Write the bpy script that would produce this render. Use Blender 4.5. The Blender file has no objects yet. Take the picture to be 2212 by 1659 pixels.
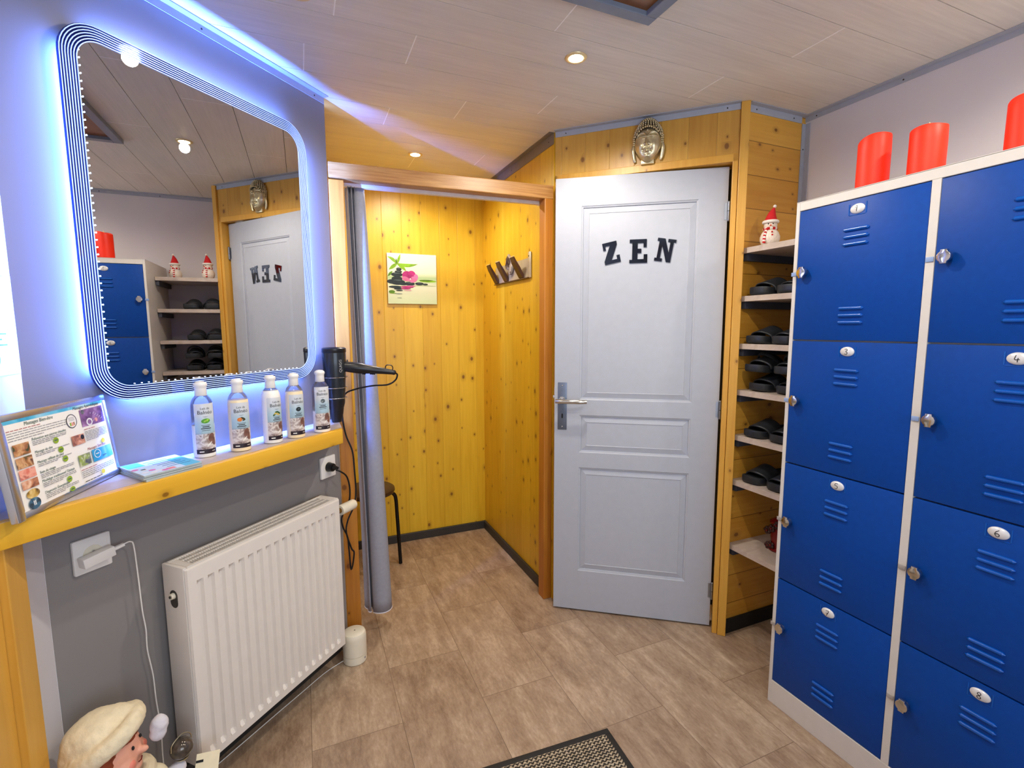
import bpy, bmesh, math, random
from mathutils import Vector, Matrix, Euler, noise as mnoise
random.seed(7)
PI = math.pi
scene = bpy.context.scene
COL = scene.collection
CAMH = 1.3782
R2 = 0.70710678

# ------------------------------------------------------------------ colour / materials
def lin(c):
    def f(v):
        v /= 255.0
        return v / 12.92 if v <= 0.04045 else ((v + 0.055) / 1.055) ** 2.4
    return tuple(f(v) for v in c) + (1.0,)

class NT:
    def __init__(s, name):
        s.m = bpy.data.materials.new(name); s.m.use_nodes = True
        s.t = s.m.node_tree; s.n = s.t.nodes; s.l = s.t.links
        s.b = s.n['Principled BSDF']
    def new(s, typ, **kw):
        x = s.n.new(typ)
        for k, v in kw.items():
            if k == 'op': x.operation = v
            else: setattr(x, k, v)
        return x
    def put(s, sock, v):
        if hasattr(v, 'is_output'): s.l.new(v, sock)
        else: sock.default_value = v
    def math(s, op, a, b=0.0, c=0.0, clamp=False):
        x = s.new('ShaderNodeMath', op=op); x.use_clamp = clamp
        s.put(x.inputs[0], a); s.put(x.inputs[1], b); s.put(x.inputs[2], c)
        return x.outputs[0]
    def coord(s, kind='Object'):
        return s.new('ShaderNodeTexCoord').outputs[kind]
    def sep(s, v):
        x = s.new('ShaderNodeSeparateXYZ'); s.l.new(v, x.inputs[0]); return x.outputs
    def comb(s, a, b, c=0.0):
        x = s.new('ShaderNodeCombineXYZ')
        s.put(x.inputs[0], a); s.put(x.inputs[1], b); s.put(x.inputs[2], c); return x.outputs[0]
    def noise(s, vec, scale=5, detail=3, rough=0.5, dist=0.0):
        x = s.new('ShaderNodeTexNoise'); s.put(x.inputs['Vector'], vec)
        x.inputs['Scale'].default_value = scale; x.inputs['Detail'].default_value = detail
        x.inputs['Roughness'].default_value = rough; x.inputs['Distortion'].default_value = dist
        return x.outputs['Fac']
    def ramp(s, fac, stops, interp='LINEAR'):
        x = s.new('ShaderNodeValToRGB'); s.put(x.inputs[0], fac)
        e = x.color_ramp.elements; x.color_ramp.interpolation = interp
        while len(e) < len(stops): e.new(0.5)
        for el, (p, c) in zip(e, stops):
            el.position = p; el.color = c
        return x.outputs[0]
    def mix(s, fac, a, b, blend='MIX'):
        x = s.new('ShaderNodeMix', data_type='RGBA'); x.blend_type = blend
        s.put(x.inputs[0], fac); s.put(x.inputs[6], a); s.put(x.inputs[7], b)
        return x.outputs[2]
    def smooth(s, v, a, b):
        x = s.new('ShaderNodeMapRange', interpolation_type='SMOOTHSTEP')
        s.put(x.inputs[0], v); x.inputs[1].default_value = a; x.inputs[2].default_value = b
        return x.outputs[0]
    def bump(s, h, strength=0.2, dist=0.002):
        x = s.new('ShaderNodeBump'); s.put(x.inputs['Height'], h)
        x.inputs['Strength'].default_value = strength; x.inputs['Distance'].default_value = dist
        s.l.new(x.outputs[0], s.b.inputs['Normal'])
    def set(s, **kw):
        for k, v in kw.items():
            s.put(s.b.inputs[k.replace('_', ' ')], v)

def mk(name, col, rough=0.5, metal=0.0, var=0.06, scale=30, bump=0.0, bscale=200, emit=None, estr=0.0, trans=0.0, ior=1.45, spec=0.5, sss=0.0, coat=0.0):
    N = NT(name); c = lin(col)
    f = N.noise(N.coord(), scale, 3)
    lo = tuple(v * (1 - var) for v in c[:3]) + (1,); hi = tuple(min(1, v * (1 + var)) for v in c[:3]) + (1,)
    N.set(Base_Color=N.ramp(f, [(0.3, lo), (0.7, hi)]), Roughness=rough, Metallic=metal, IOR=ior)
    N.b.inputs['Specular IOR Level'].default_value = spec
    if trans: N.set(Transmission_Weight=trans)
    if coat: N.set(Coat_Weight=coat)
    if sss:
        N.set(Subsurface_Weight=sss); N.b.inputs['Subsurface Radius'].default_value = (1, .3, .2); N.b.inputs['Subsurface Scale'].default_value = 0.01
    if emit:
        N.set(Emission_Color=lin(emit), Emission_Strength=estr)
    if bump: N.bump(N.noise(N.coord(), bscale, 4), bump, 0.001)
    return N.m

def pine(name, grain, across, width, c1, c2, knot=1.0, seam=1.0, rough=0.38, gl=1.0, off=0.0, kc=(105, 58, 14)):
    """boards of pine: grain / across are axis numbers in object space"""
    N = NT(name); x = N.sep(N.coord()); g, a = x[grain], x[across]; o = x[3 - grain - across]
    q = N.math('ADD', N.math('DIVIDE', a, width), 100.0 + off)
    idx = N.math('FLOOR', q); fr = N.math('FRACT', q)
    wn = N.new('ShaderNodeTexWhiteNoise', noise_dimensions='1D'); N.put(wn.inputs['W'], idx); rnd = wn.outputs['Value']
    gv = N.comb(N.math('ADD', a, N.math('MULTIPLY', o, 0.7)), N.math('ADD', N.math('MULTIPLY', g, 0.05), N.math('MULTIPLY', rnd, 9.0)), 0.0)
    f1 = N.noise(gv, 55 * gl, 4, 0.6, 0.3)
    f2 = N.noise(N.comb(a, N.math('MULTIPLY', g, 0.3), rnd), 6, 3)
    f = N.math('ADD', N.math('MULTIPLY', f1, 0.55), N.math('ADD', N.math('MULTIPLY', f2, 0.35), N.math('MULTIPLY', rnd, 0.22)))
    col = N.ramp(f, [(0.32, lin(c2)), (0.75, lin(c1))])
    kv = N.comb(N.math('ADD', N.math('MULTIPLY', a, 12.0), 3.3), N.math('ADD', N.math('MULTIPLY', g, 8.5), N.math('MULTIPLY', idx, 7.37)))
    vo = N.new('ShaderNodeTexVoronoi', feature='F1', voronoi_dimensions='2D'); N.l.new(kv, vo.inputs['Vector']); vo.inputs['Scale'].default_value = 1.0
    cs = N.sep(vo.outputs['Color'])
    size = N.math('MULTIPLY_ADD', N.math('POWER', cs[1], 2.5), 0.085, 0.045)
    m = N.math('MULTIPLY', N.math('GREATER_THAN', cs[0], 0.56), N.math('SUBTRACT', 1.0, N.smooth(N.math('DIVIDE', vo.outputs['Distance'], size), 0.55, 1.1)))
    halo = N.math('MULTIPLY', N.math('GREATER_THAN', cs[0], 0.56), N.math('SUBTRACT', 1.0, N.smooth(N.math('DIVIDE', vo.outputs['Distance'], size), 0.6, 3.0)))
    col = N.mix(N.math('MULTIPLY', halo, 0.30 * knot), col, lin(kc))
    col = N.mix(N.math('MULTIPLY', m, 0.8 * knot), col, lin(kc))
    if seam:
        e = N.math('MULTIPLY', N.math('MINIMUM', fr, N.math('SUBTRACT', 1.0, fr)), width)
        sm = N.math('SUBTRACT', 1.0, N.smooth(e, 0.0004, 0.0022))
        col = N.mix(N.math('MULTIPLY', sm, 0.75 * seam), col, lin((88, 46, 8)))
        N.bump(N.math('SUBTRACT', N.math('MULTIPLY', f1, 0.1), sm), 0.5, 0.0015)
    else:
        N.bump(f1, 0.08, 0.001)
    N.set(Base_Color=col, Roughness=rough)
    return N.m

AMB1, AMB2 = (222, 184, 48), (198, 152, 20)
M = {}
M['floor'] = None
def floor_mat():
    N = NT('vinyl_floor'); x = N.sep(N.coord())
    v = N.comb(N.math('ADD', x[1], -1.0), N.math('ADD', x[0], -0.262 + 0.2965 * 20))
    b = N.new('ShaderNodeTexBrick'); N.l.new(v, b.inputs['Vector'])
    b.offset = 0.5; b.offset_frequency = 2
    b.inputs['Color1'].default_value = (0, 0, 0, 1); b.inputs['Color2'].default_value = (1, 1, 1, 1); b.inputs['Mortar'].default_value = (.5, .5, .5, 1)
    b.inputs['Scale'].default_value = 1; b.inputs['Mortar Size'].default_value = 0.0011; b.inputs['Mortar Smooth'].default_value = 0.1
    b.inputs['Brick Width'].default_value = 0.6; b.inputs['Row Height'].default_value = 0.2965; b.inputs['Bias'].default_value = 0
    r = N.math('MULTIPLY', b.outputs['Color'], 1.0)
    off = N.math('MULTIPLY', r, 37.0)
    st = N.noise(N.comb(N.math('MULTIPLY', x[0], 1.0), N.math('MULTIPLY', x[1], 0.20), off), 22, 6, 0.68, 0.5)
    bl = N.noise(N.comb(x[0], N.math('MULTIPLY', x[1], 0.55), off), 8, 6, 0.7, 0.7)
    fine = N.noise(N.comb(x[0], N.math('MULTIPLY', x[1], 0.35), off), 120, 5, 0.75)
    f = N.math('ADD', N.math('ADD', N.math('MULTIPLY', st, 0.50), N.math('MULTIPLY', bl, 0.42)), N.math('ADD', N.math('MULTIPLY', fine, 0.34), N.math('MULTIPLY', r, 0.07)))
    col = N.ramp(f, [(0.44, lin((104, 84, 66))), (0.58, lin((142, 118, 96))), (0.70, lin((166, 143, 119))), (0.82, lin((190, 168, 144))), (0.94, lin((212, 194, 172)))])
    col = N.mix(N.math('MULTIPLY', b.outputs['Fac'], 0.7), col, lin((92, 70, 52)))
    N.set(Base_Color=col, Roughness=N.math('MULTIPLY_ADD', fine, 0.15, 0.42))
    N.bump(N.math('SUBTRACT', N.math('MULTIPLY', fine, 0.3), b.outputs['Fac']), 0.25, 0.001)
    return N.m
def ceil_mat():
    N = NT('ceiling_boards'); x = N.sep(N.coord())
    st = N.noise(N.comb(N.math('MULTIPLY', x[0], 0.05), x[1]), 90, 5, 0.6, 0.2)
    bl = N.noise(N.comb(N.math('MULTIPLY', x[0], 0.4), N.math('MULTIPLY', x[1], 2)), 5, 3)
    f = N.math('ADD', N.math('MULTIPLY', st, 0.6), N.math('MULTIPLY', bl, 0.4))
    N.set(Base_Color=N.ramp(f, [(0.3, lin((206, 202, 194))), (0.7, lin((228, 224, 215)))]), Roughness=0.45)
    N.bump(st, 0.06, 0.001)
    return N.m
def particle_grey():
    N = NT('marbled_laminate')
    f = N.noise(N.coord(), 9, 6, 0.65, 1.0)
    N.set(Base_Color=N.ramp(f, [(0.3, lin((168, 152, 142))), (0.7, lin((206, 194, 184)))]), Roughness=0.35)
    return N.m
def weave_mat():
    N = NT('mat_pile'); x = N.sep(N.coord())
    w = N.math('SINE', N.math('MULTIPLY_ADD', x[0], 400.0, 0.0))
    w2 = N.math('SINE', N.math('ADD', N.math('MULTIPLY', x[1], 520.0), N.math('MULTIPLY', w, 1.4)))
    N.set(Base_Color=N.ramp(N.math('MULTIPLY_ADD', w2, 0.5, 0.5), [(0.35, lin((52, 46, 38))), (0.62, lin((196, 178, 150)))]), Roughness=0.95)
    N.bump(w2, 0.8, 0.003)
    return N.m
def photo_mat(name, cols, scale=25, seed=0.0):
    N = NT(name); v = N.coord()
    x = N.sep(v)
    f = N.noise(N.comb(N.math('ADD', x[0], seed), N.math('ADD', x[1], seed), x[2]), scale, 3, 0.5, 0.8)
    n = len(cols)
    N.set(Base_Color=N.ramp(f, [(0.3 + 0.4 * i / max(1, n - 1), lin(c)) for i, c in enumerate(cols)]), Roughness=0.4)
    return N.m
def grad_mat(name, axis, stops, rough=0.4):
    """a print whose inks change along one axis of the object"""
    N = NT(name); x = N.sep(N.coord())
    N.set(Base_Color=N.ramp(x[axis], [(p, lin(c)) for p, c in stops]), Roughness=rough)
    return N.m

M['floor'] = floor_mat(); M['ceil'] = ceil_mat()
M['joint'] = mk('pale_joint_strip', (252, 250, 248), 0.4)
M['groove'] = mk('dark_groove', (70, 58, 54), 0.8)
M['wall'] = mk('grey_wall_panel', (134, 131, 131), 0.36, var=0.02, scale=3)
M['wallr'] = mk('pale_wall_paint', (212, 210, 216), 0.6, var=0.03, scale=4, bump=0.05)
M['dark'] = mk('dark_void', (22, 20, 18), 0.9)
M['trim'] = mk('grey_trim_profile', (168, 174, 186), 0.4, var=0.04)
M['taupe'] = mk('taupe_trim', (124, 116, 106), 0.5)
M['base'] = mk('charcoal_baseboard', (50, 48, 46), 0.5)
M['pine_back'] = pine('pine_panel_back', 2, 0, 0.118, AMB1, AMB2, seam=0.22)
M['pine_side'] = pine('pine_panel_side', 2, 1, 0.118, AMB1, AMB2, seam=0.22)
M['pine_niche'] = pine('pine_planks_niche', 0, 2, 0.1335, (222, 170, 70), (196, 136, 40), seam=1.0, off=0.0)
M['pine_head'] = pine('pine_panel_header', 2, 0, 0.11, (212, 166, 74), (184, 130, 44), seam=0.3)
M['pine_post'] = pine('pine_post', 2, 0, 0.31, (224, 176, 78), (200, 142, 48), seam=0.0, knot=0.8)
M['pine_oldpost'] = pine('pine_post_orange', 2, 0, 0.31, (206, 140, 50), (156, 90, 26), seam=0.0, gl=0.7)
M['pine_beam'] = pine('pine_beam', 0, 2, 0.31, (214, 166, 98), (146, 88, 36), seam=0.0, gl=2.2, knot=0.2)
M['pine_nose'] = pine('pine_nosing', 0, 2, 0.31, (236, 188, 60), (220, 164, 38), seam=0.0, knot=0.9, gl=0.6)
M['laminate'] = particle_grey()
M['door'] = mk('white_door_paint', (174, 179, 190), 0.42, var=0.02, bump=0.08, bscale=90)
M['steel'] = mk('brushed_steel', (150, 156, 166), 0.3, 1.0)
M['steelflat'] = mk('grey_steel_plate', (112, 122, 140), 0.4, 0.7)
M['chrome'] = mk('chrome', (225, 225, 225), 0.08, 1.0, var=0.01)
M['letter'] = mk('mirrored_letter', (104, 116, 136), 0.06, 1.0, var=0.01)
M['mirror'] = mk('mirror_glass', (212, 210, 208), 0.0, 1.0, var=0.0)
M['mirrorblue'] = mk('dark_mirror_border', (52, 72, 160), 0.06, 1.0, var=0.0)
M['etched'] = mk('etched_led_line', (205, 220, 255), 0.3, emit=(110, 150, 255), estr=0.8)
M['led'] = mk('led_emitter', (255, 255, 255), 0.5, emit=(180, 205, 255), estr=9.0)
M['ledback'] = mk('led_tape', (255, 255, 255), 0.5, emit=(50, 100, 255), estr=26.0)
M['lens'] = mk('lamp_lens', (255, 255, 255), 0.5, emit=(255, 226, 170), estr=60.0)
M['lampring'] = mk('lamp_ring', (222, 200, 150), 0.35, 0.4)
M['blue'] = mk('blue_enamel', (0, 62, 146), 0.45, var=0.05, scale=60, spec=0.25)
M['bluelouver'] = mk('blue_enamel_louver', (6, 80, 170), 0.22, var=0.03)
M['lframe'] = mk('light_grey_enamel', (206, 202, 198), 0.42, var=0.02)
M['plate'] = mk('pearl_plate', (222, 222, 224), 0.25, 0.2)
M['ink'] = mk('black_ink', (24, 24, 28), 0.6)
M['tab'] = mk('translucent_tab', (140, 166, 214), 0.35)
M['tabgrey'] = mk('grey_tab', (168, 164, 162), 0.4)
M['knob'] = mk('nickel_knob', (206, 204, 200), 0.16, 1.0)
M['candle'] = mk('red_wax', (252, 44, 2), 0.5, var=0.05, sss=0.15)
M['flame'] = mk('plastic_flame', (255, 226, 170), 0.4)
M['white'] = mk('white_plastic', (232, 230, 226), 0.32, var=0.02)
M['cream'] = mk('cream_plastic', (230, 224, 204), 0.35, var=0.02)
M['radi'] = mk('radiator_enamel', (230, 224, 216), 0.34, var=0.015)
M['radidark'] = mk('radiator_cavity_shade', (66, 62, 56), 0.8)  # dark colour standing in for shade inside the radiator
M['black'] = mk('black_plastic', (26, 26, 28), 0.3, var=0.1)
M['gunmetal'] = mk('gunmetal_shell', (46, 50, 54), 0.22, 0.3)
M['rubber'] = mk('black_rubber', (34, 38, 44), 0.42, var=0.15, bump=0.1)
M['cord'] = mk('black_cord', (16, 16, 18), 0.45)
M['curtain'] = mk('grey_curtain_cloth', (150, 152, 164), 0.85, var=0.05, scale=80, bump=0.15, bscale=600)
M['track'] = mk('white_track', (226, 216, 206), 0.4)
M['seat'] = mk('dark_brown_seat', (58, 38, 26), 0.35)
M['blackmetal'] = mk('black_metal', (16, 14, 14), 0.35, 0.3)
M['silver'] = mk('antique_silver', (206, 194, 158), 0.30, 0.85, var=0.15, scale=40)
M['silverdark'] = mk('antique_silver_dark', (66, 58, 44), 0.45, 0.8, var=0.25, scale=60)
M['canvas'] = grad_mat('zen_print_ground', 2, [(-0.0, (196, 214, 170)), (0.10, (226, 232, 206)), (0.16, (176, 206, 150)), (0.19, (238, 240, 214)), (0.31, (240, 238, 212))])
M['canvasedge'] = mk('canvas_edge', (206, 200, 176), 0.7)
M['stone'] = mk('print_stone', (34, 44, 44), 0.4, var=0.3)
M['stonehi'] = mk('print_stone_sheen', (92, 110, 108), 0.4, var=0.3)
M['leaf'] = mk('print_leaf', (128, 178, 30), 0.5, var=0.3)
M['leafd'] = mk('print_leaf_deep', (84, 128, 26), 0.5, var=0.3)
M['orchid'] = mk('print_orchid', (176, 44, 120), 0.5, var=0.3)
M['orchidl'] = mk('print_orchid_pale', (222, 120, 170), 0.5, var=0.2)
M['hookwood'] = mk('hook_walnut', (70, 40, 20), 0.4)
M['hookplate'] = mk('hook_plate_grey', (176, 168, 152), 0.35, 0.4)
M['hookend'] = mk('hook_end_grain', (232, 196, 130), 0.5)
M['paper'] = mk('white_paper', (240, 238, 232), 0.45, var=0.01)
M['textgrey'] = mk('print_grey_text', (150, 150, 152), 0.6)
M['textred'] = mk('print_red_text', (170, 100, 100), 0.6)
M['textgreen'] = mk('print_green_text', (70, 96, 84), 0.6)
M['textblue'] = mk('print_blue_text', (64, 112, 150), 0.6)
M['lime'] = mk('print_lime_dot', (142, 172, 28), 0.5)
M['yellow'] = mk('print_yellow_dot', (232, 216, 60), 0.5)
M['alu'] = mk('aluminium_frame', (196, 200, 208), 0.25, 0.9, var=0.02)
def pane_mat(name, gl):
    N = NT(name); out = N.n['Material Output']
    tr = N.new('ShaderNodeBsdfTransparent'); gs = N.new('ShaderNodeBsdfGlossy'); gs.inputs['Roughness'].default_value = 0.03
    fr = N.new('ShaderNodeFresnel'); fr.inputs['IOR'].default_value = 1.45
    f = N.math('MULTIPLY_ADD', fr.outputs[0], 0.8, N.math('MULTIPLY', N.noise(N.coord(), 20), gl))
    mx = N.new('ShaderNodeMixShader'); N.put(mx.inputs[0], f); N.l.new(tr.outputs[0], mx.inputs[1]); N.l.new(gs.outputs[0], mx.inputs[2]); N.l.new(mx.outputs[0], out.inputs['Surface'])
    tr.inputs['Color'].default_value = (.93, .95, .98, 1)
    return N.m
M['added_pane'] = pane_mat('added_window_pane', 0.02)
M['bottle'] = pane_mat('clear_bottle_shell', 0.05)
M['milkw'] = mk('white_lotion', (238, 236, 230), 0.3, var=0.01)
M['milkc'] = mk('cream_lotion', (240, 222, 182), 0.3, var=0.01)
M['fur'] = mk('cream_fleece', (232, 220, 188), 0.95, var=0.08, scale=60, bump=0.7, bscale=260)
M['skin'] = mk('doll_skin', (226, 164, 138), 0.5, var=0.05, scale=12)
M['blush'] = mk('doll_blush', (228, 134, 116), 0.5)
M['hair'] = mk('auburn_hair', (132, 56, 20), 0.7, var=0.25, scale=120)
M['coat'] = mk('white_cloth', (216, 214, 222), 0.9, bump=0.3)
M['scarf'] = mk('cream_knit', (226, 212, 178), 0.95, bump=0.5)
M['smoke'] = mk('smoked_glass_ball', (92, 84, 76), 0.15, 0.4, var=0.5, scale=60)
M['card'] = mk('cream_card', (232, 222, 190), 0.6)
M['snow'] = mk('glitter_white', (226, 216, 204), 0.35, var=0.12, scale=260, bump=0.5, bscale=400)
M['redhat'] = mk('red_felt', (190, 24, 30), 0.8)
M['berry'] = mk('dark_red_gloss', (110, 16, 18), 0.25)
M['darkflower'] = mk('dark_brown_petal', (52, 22, 18), 0.4)
M['hatchwood'] = pine('hatch_wood', 0, 1, 0.3, (150, 100, 50), (110, 66, 30), seam=0.0)
M['hatchtrim'] = mk('hatch_trim_grey', (122, 132, 148), 0.4)
M['matedge'] = mk('mat_rubber_edge', (34, 32, 30), 0.7)
M['pile'] = weave_mat()
M['bracket'] = mk('shelf_batten', (66, 70, 84), 0.6)
M['gold'] = mk('brass_fitting', (170, 130, 70), 0.25, 1.0)
M['skyblue'] = mk('print_turquoise', (96, 190, 214), 0.4)
M['paleblue'] = mk('brochure_pale_blue', (206, 226, 234), 0.35)
M['brochedge'] = mk('brochure_edges', (170, 180, 180), 0.6)

# ------------------------------------------------------------------ mesh building
class MB:
    def __init__(s): s.bm = bmesh.new(); s.mi = 0; s.T = None
    def _fin(s, before_v, before_f, mat):
        for f in s.bm.faces:
            if f not in before_f: f.material_index = mat
        if s.T is not None:
            bmesh.ops.transform(s.bm, matrix=s.T, verts=[v for v in s.bm.verts if v not in before_v])
    def box(s, x0, x1, y0, y1, z0, z1, bev=0.0, mat=0, seg=2):
        bv, bf = set(s.bm.verts), set(s.bm.faces)
        vs = [s.bm.verts.new(p) for p in ((x0,y0,z0),(x1,y0,z0),(x1,y1,z0),(x0,y1,z0),(x0,y0,z1),(x1,y0,z1),(x1,y1,z1),(x0,y1,z1))]
        for q in ((3,2,1,0),(4,5,6,7),(0,1,5,4),(1,2,6,5),(2,3,7,6),(3,0,4,7)): s.bm.faces.new([vs[i] for i in q])
        if bev:
            ed = set(e for v in vs for e in v.link_edges)
            bmesh.ops.bevel(s.bm, geom=list(ed), offset=bev, segments=seg, affect='EDGES', profile=0.5)
        s._fin(bv, bf, mat); return s
    def prism(s, poly, d0, d1, axis=2, mat=0, bev=0.0):
        """poly in the two other axes (in order), extruded from d0 to d1 along axis"""
        bv, bf = set(s.bm.verts), set(s.bm.faces)
        def P(p, d):
            if axis == 2: return (p[0], p[1], d)
            if axis == 1: return (p[0], d, p[1])
            return (d, p[0], p[1])
        a = [s.bm.verts.new(P(p, d0)) for p in poly]; b = [s.bm.verts.new(P(p, d1)) for p in poly]
        n = len(poly); f = [s.bm.faces.new(a), s.bm.faces.new(b)]
        for i in range(n): f.append(s.bm.faces.new((a[i], a[(i+1) % n], b[(i+1) % n], b[i])))
        bmesh.ops.recalc_face_normals(s.bm, faces=f)
        if bev: bmesh.ops.bevel(s.bm, geom=list(set(f[0].edges) | set(f[1].edges)), offset=bev, segments=2, affect='EDGES', profile=0.5)
        s._fin(bv, bf, mat); return s
    def lathe(s, prof, seg=32, c=(0,0,0), axis=2, mat=0, sy=1.0):
        bv, bf = set(s.bm.verts), set(s.bm.faces)
        rings = []
        def P(r, h, a):
            x, y = r * math.cos(a), r * math.sin(a) * sy
            if axis == 2: p = (x, y, h)
            elif axis == 1: p = (x, h, y)
            else: p = (h, x, y)
            return (p[0]+c[0], p[1]+c[1], p[2]+c[2])
        for r, h in prof:
            if r < 1e-6: rings.append([s.bm.verts.new(P(0, h, 0))])
            else: rings.append([s.bm.verts.new(P(r, h, 2*PI*i/seg)) for i in range(seg)])
        nf = []
        for A, B in zip(rings, rings[1:]):
            if len(A) == 1 and len(B) == 1: continue
            for i in range(seg):
                j = (i+1) % seg
                if len(A) == 1: nf.append(s.bm.faces.new((A[0], B[j], B[i])))
                elif len(B) == 1: nf.append(s.bm.faces.new((A[i], A[j], B[0])))
                else: nf.append(s.bm.faces.new((A[i], A[j], B[j], B[i])))
        for Rg in (rings[0], rings[-1]):
            if len(Rg) > 1: nf.append(s.bm.faces.new(Rg))
        bmesh.ops.recalc_face_normals(s.bm, faces=nf)
        s._fin(bv, bf, mat); return s
    def cyl(s, p0, p1, r0, r1=None, seg=20, mat=0):
        return s.tube([p0, p1], [r0, r0 if r1 is None else r1], seg, mat)
    def tube(s, pts, r, seg=10, mat=0, closed=False, flat=1.0):
        bv, bf = set(s.bm.verts), set(s.bm.faces)
        pts = [Vector(p) for p in pts]; n = len(pts)
        rr = r if isinstance(r, (list, tuple)) else [r] * n
        up = None; rings = []
        for i, p in enumerate(pts):
            if closed: t = (pts[(i+1) % n] - pts[i-1]).normalized()
            else: t = (pts[min(i+1, n-1)] - pts[max(i-1, 0)]).normalized()
            if up is None:
                up = Vector((0,0,1)) if abs(t.z) < 0.9 else Vector((1,0,0))
            u = (up - t * up.dot(t)); u = u.normalized() if u.length > 1e-6 else t.orthogonal().normalized()
            w = t.cross(u); up = u
            rings.append([s.bm.verts.new(p + rr[i] * (math.cos(2*PI*k/seg) * w + flat * math.sin(2*PI*k/seg) * u)) for k in range(seg)])
        nf = []
        for i in range(n if closed else n-1):
            A, B = rings[i], rings[(i+1) % n]
            for k in range(seg):
                nf.append(s.bm.faces.new((A[k], A[(k+1) % seg], B[(k+1) % seg], B[k])))
        if not closed:
            nf.append(s.bm.faces.new(rings[0])); nf.append(s.bm.faces.new(rings[-1]))
        bmesh.ops.recalc_face_normals(s.bm, faces=nf)
        s._fin(bv, bf, mat); return s
    def ball(s, c, r, seg=20, mat=0, rot=None):
        bv, bf = set(s.bm.verts), set(s.bm.faces)
        r = (r, r, r) if not isinstance(r, (tuple, list)) else r
        m = Matrix.Translation(c) @ (rot.to_4x4() if rot else Matrix.Identity(4)) @ Matrix.Diagonal((*r, 1))
        bmesh.ops.create_uvsphere(s.bm, u_segments=seg, v_segments=max(6, seg*2//3), radius=1, matrix=m)
        s._fin(bv, bf, mat); return s
    def grid(s, nx, ny, fn, mat=0, mfn=None, skip=None):
        bv, bf = set(s.bm.verts), set(s.bm.faces)
        V = [[s.bm.verts.new(fn(i, j)) for j in range(ny)] for i in range(nx)]
        tagm = {}
        for i in range(nx-1):
            for j in range(ny-1):
                if skip and skip(i, j): continue
                f = s.bm.faces.new((V[i][j], V[i+1][j], V[i+1][j+1], V[i][j+1]))
                if mfn: tagm[f] = mfn(i, j)
        for v in [v for v in s.bm.verts if v not in bv and not v.link_faces]: s.bm.verts.remove(v)
        s._fin(bv, bf, mat)
        for f, k in tagm.items(): f.material_index = k
        return s
    def flat(s, pts, mat=0):
        bv, bf = set(s.bm.verts), set(s.bm.faces)
        s.bm.faces.new([s.bm.verts.new(p) for p in pts]); s._fin(bv, bf, mat); return s
    def text(s, body, size, M4, mat=0, depth=0.0002, align='CENTER', wrap=None, shear=0.0, xs=1.0):
        cu = bpy.data.curves.new('t', 'FONT'); cu.body = body; cu.size = size; cu.align_x = align; cu.align_y = 'CENTER'
        cu.extrude = depth; cu.resolution_u = 3; cu.shear = shear
        ob = bpy.data.objects.new('t', cu); COL.objects.link(ob)
        dg = bpy.context.evaluated_depsgraph_get()
        me = bpy.data.meshes.new_from_object(ob.evaluated_get(dg))
        bpy.data.objects.remove(ob); bpy.data.curves.remove(cu)
        bv, bf = set(s.bm.verts), set(s.bm.faces)
        s.bm.from_mesh(me); bpy.data.meshes.remove(me)
        nv = [v for v in s.bm.verts if v not in bv]
        for v in nv:
            p = Vector((v.co.x * xs, v.co.y, v.co.z))
            v.co = wrap(p) if wrap else M4 @ p
        s._fin(bv, bf, mat); return s
    def build(s, name, mats, parent=None, loc=(0,0,0), rot=(0,0,0), smooth=True, angle=35, kind=None, label=None):
        me = bpy.data.meshes.new(name); s.bm.to_mesh(me); s.bm.free()
        for m in (mats if isinstance(mats, (list, tuple)) else [mats]): me.materials.append(m)
        if smooth:
            me.polygons.foreach_set('use_smooth', [True] * len(me.polygons))
            me.set_sharp_from_angle(angle=math.radians(angle))
        me.update()
        o = bpy.data.objects.new(name, me); COL.objects.link(o)
        o.location = loc; o.rotation_euler = rot
        if parent: o.parent = parent
        if kind: o['kind'] = kind
        if label: o['label'] = label
        return o

def spline(pts, n=8):
    """Catmull-Rom through pts"""
    P = [Vector(p) for p in pts]; P = [2*P[0]-P[1]] + P + [2*P[-1]-P[-2]]; out = []
    for i in range(1, len(P)-2):
        for k in range(n):
            t = k / n
            out.append(0.5 * ((2*P[i]) + (P[i+1]-P[i-1])*t + (2*P[i-1]-5*P[i]+4*P[i+1]-P[i+2])*t*t + (3*P[i]-P[i-1]-3*P[i+1]+P[i+2])*t**3))
    out.append(P[-2]); return out

def thing(name, label, cat, loc=(0,0,0), rotz=0.0, group=None, rot=None):
    o = bpy.data.objects.new(name, None); COL.objects.link(o)
    o.empty_display_size = 0.05; o.location = loc; o.rotation_euler = rot if rot else (0, 0, rotz)
    return tag(o, label, cat, group)
def tag(o, label, cat, group=None):
    o['label'] = label; o['category'] = cat
    if group: o['group'] = group
    return o
def copy_tree(o, parent=None):
    c = o.copy(); COL.objects.link(c)
    if parent: c.parent = parent
    for ch in list(o.children): copy_tree(ch, c)
    return c
def struct(o): o['kind'] = 'structure'; return o

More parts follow.
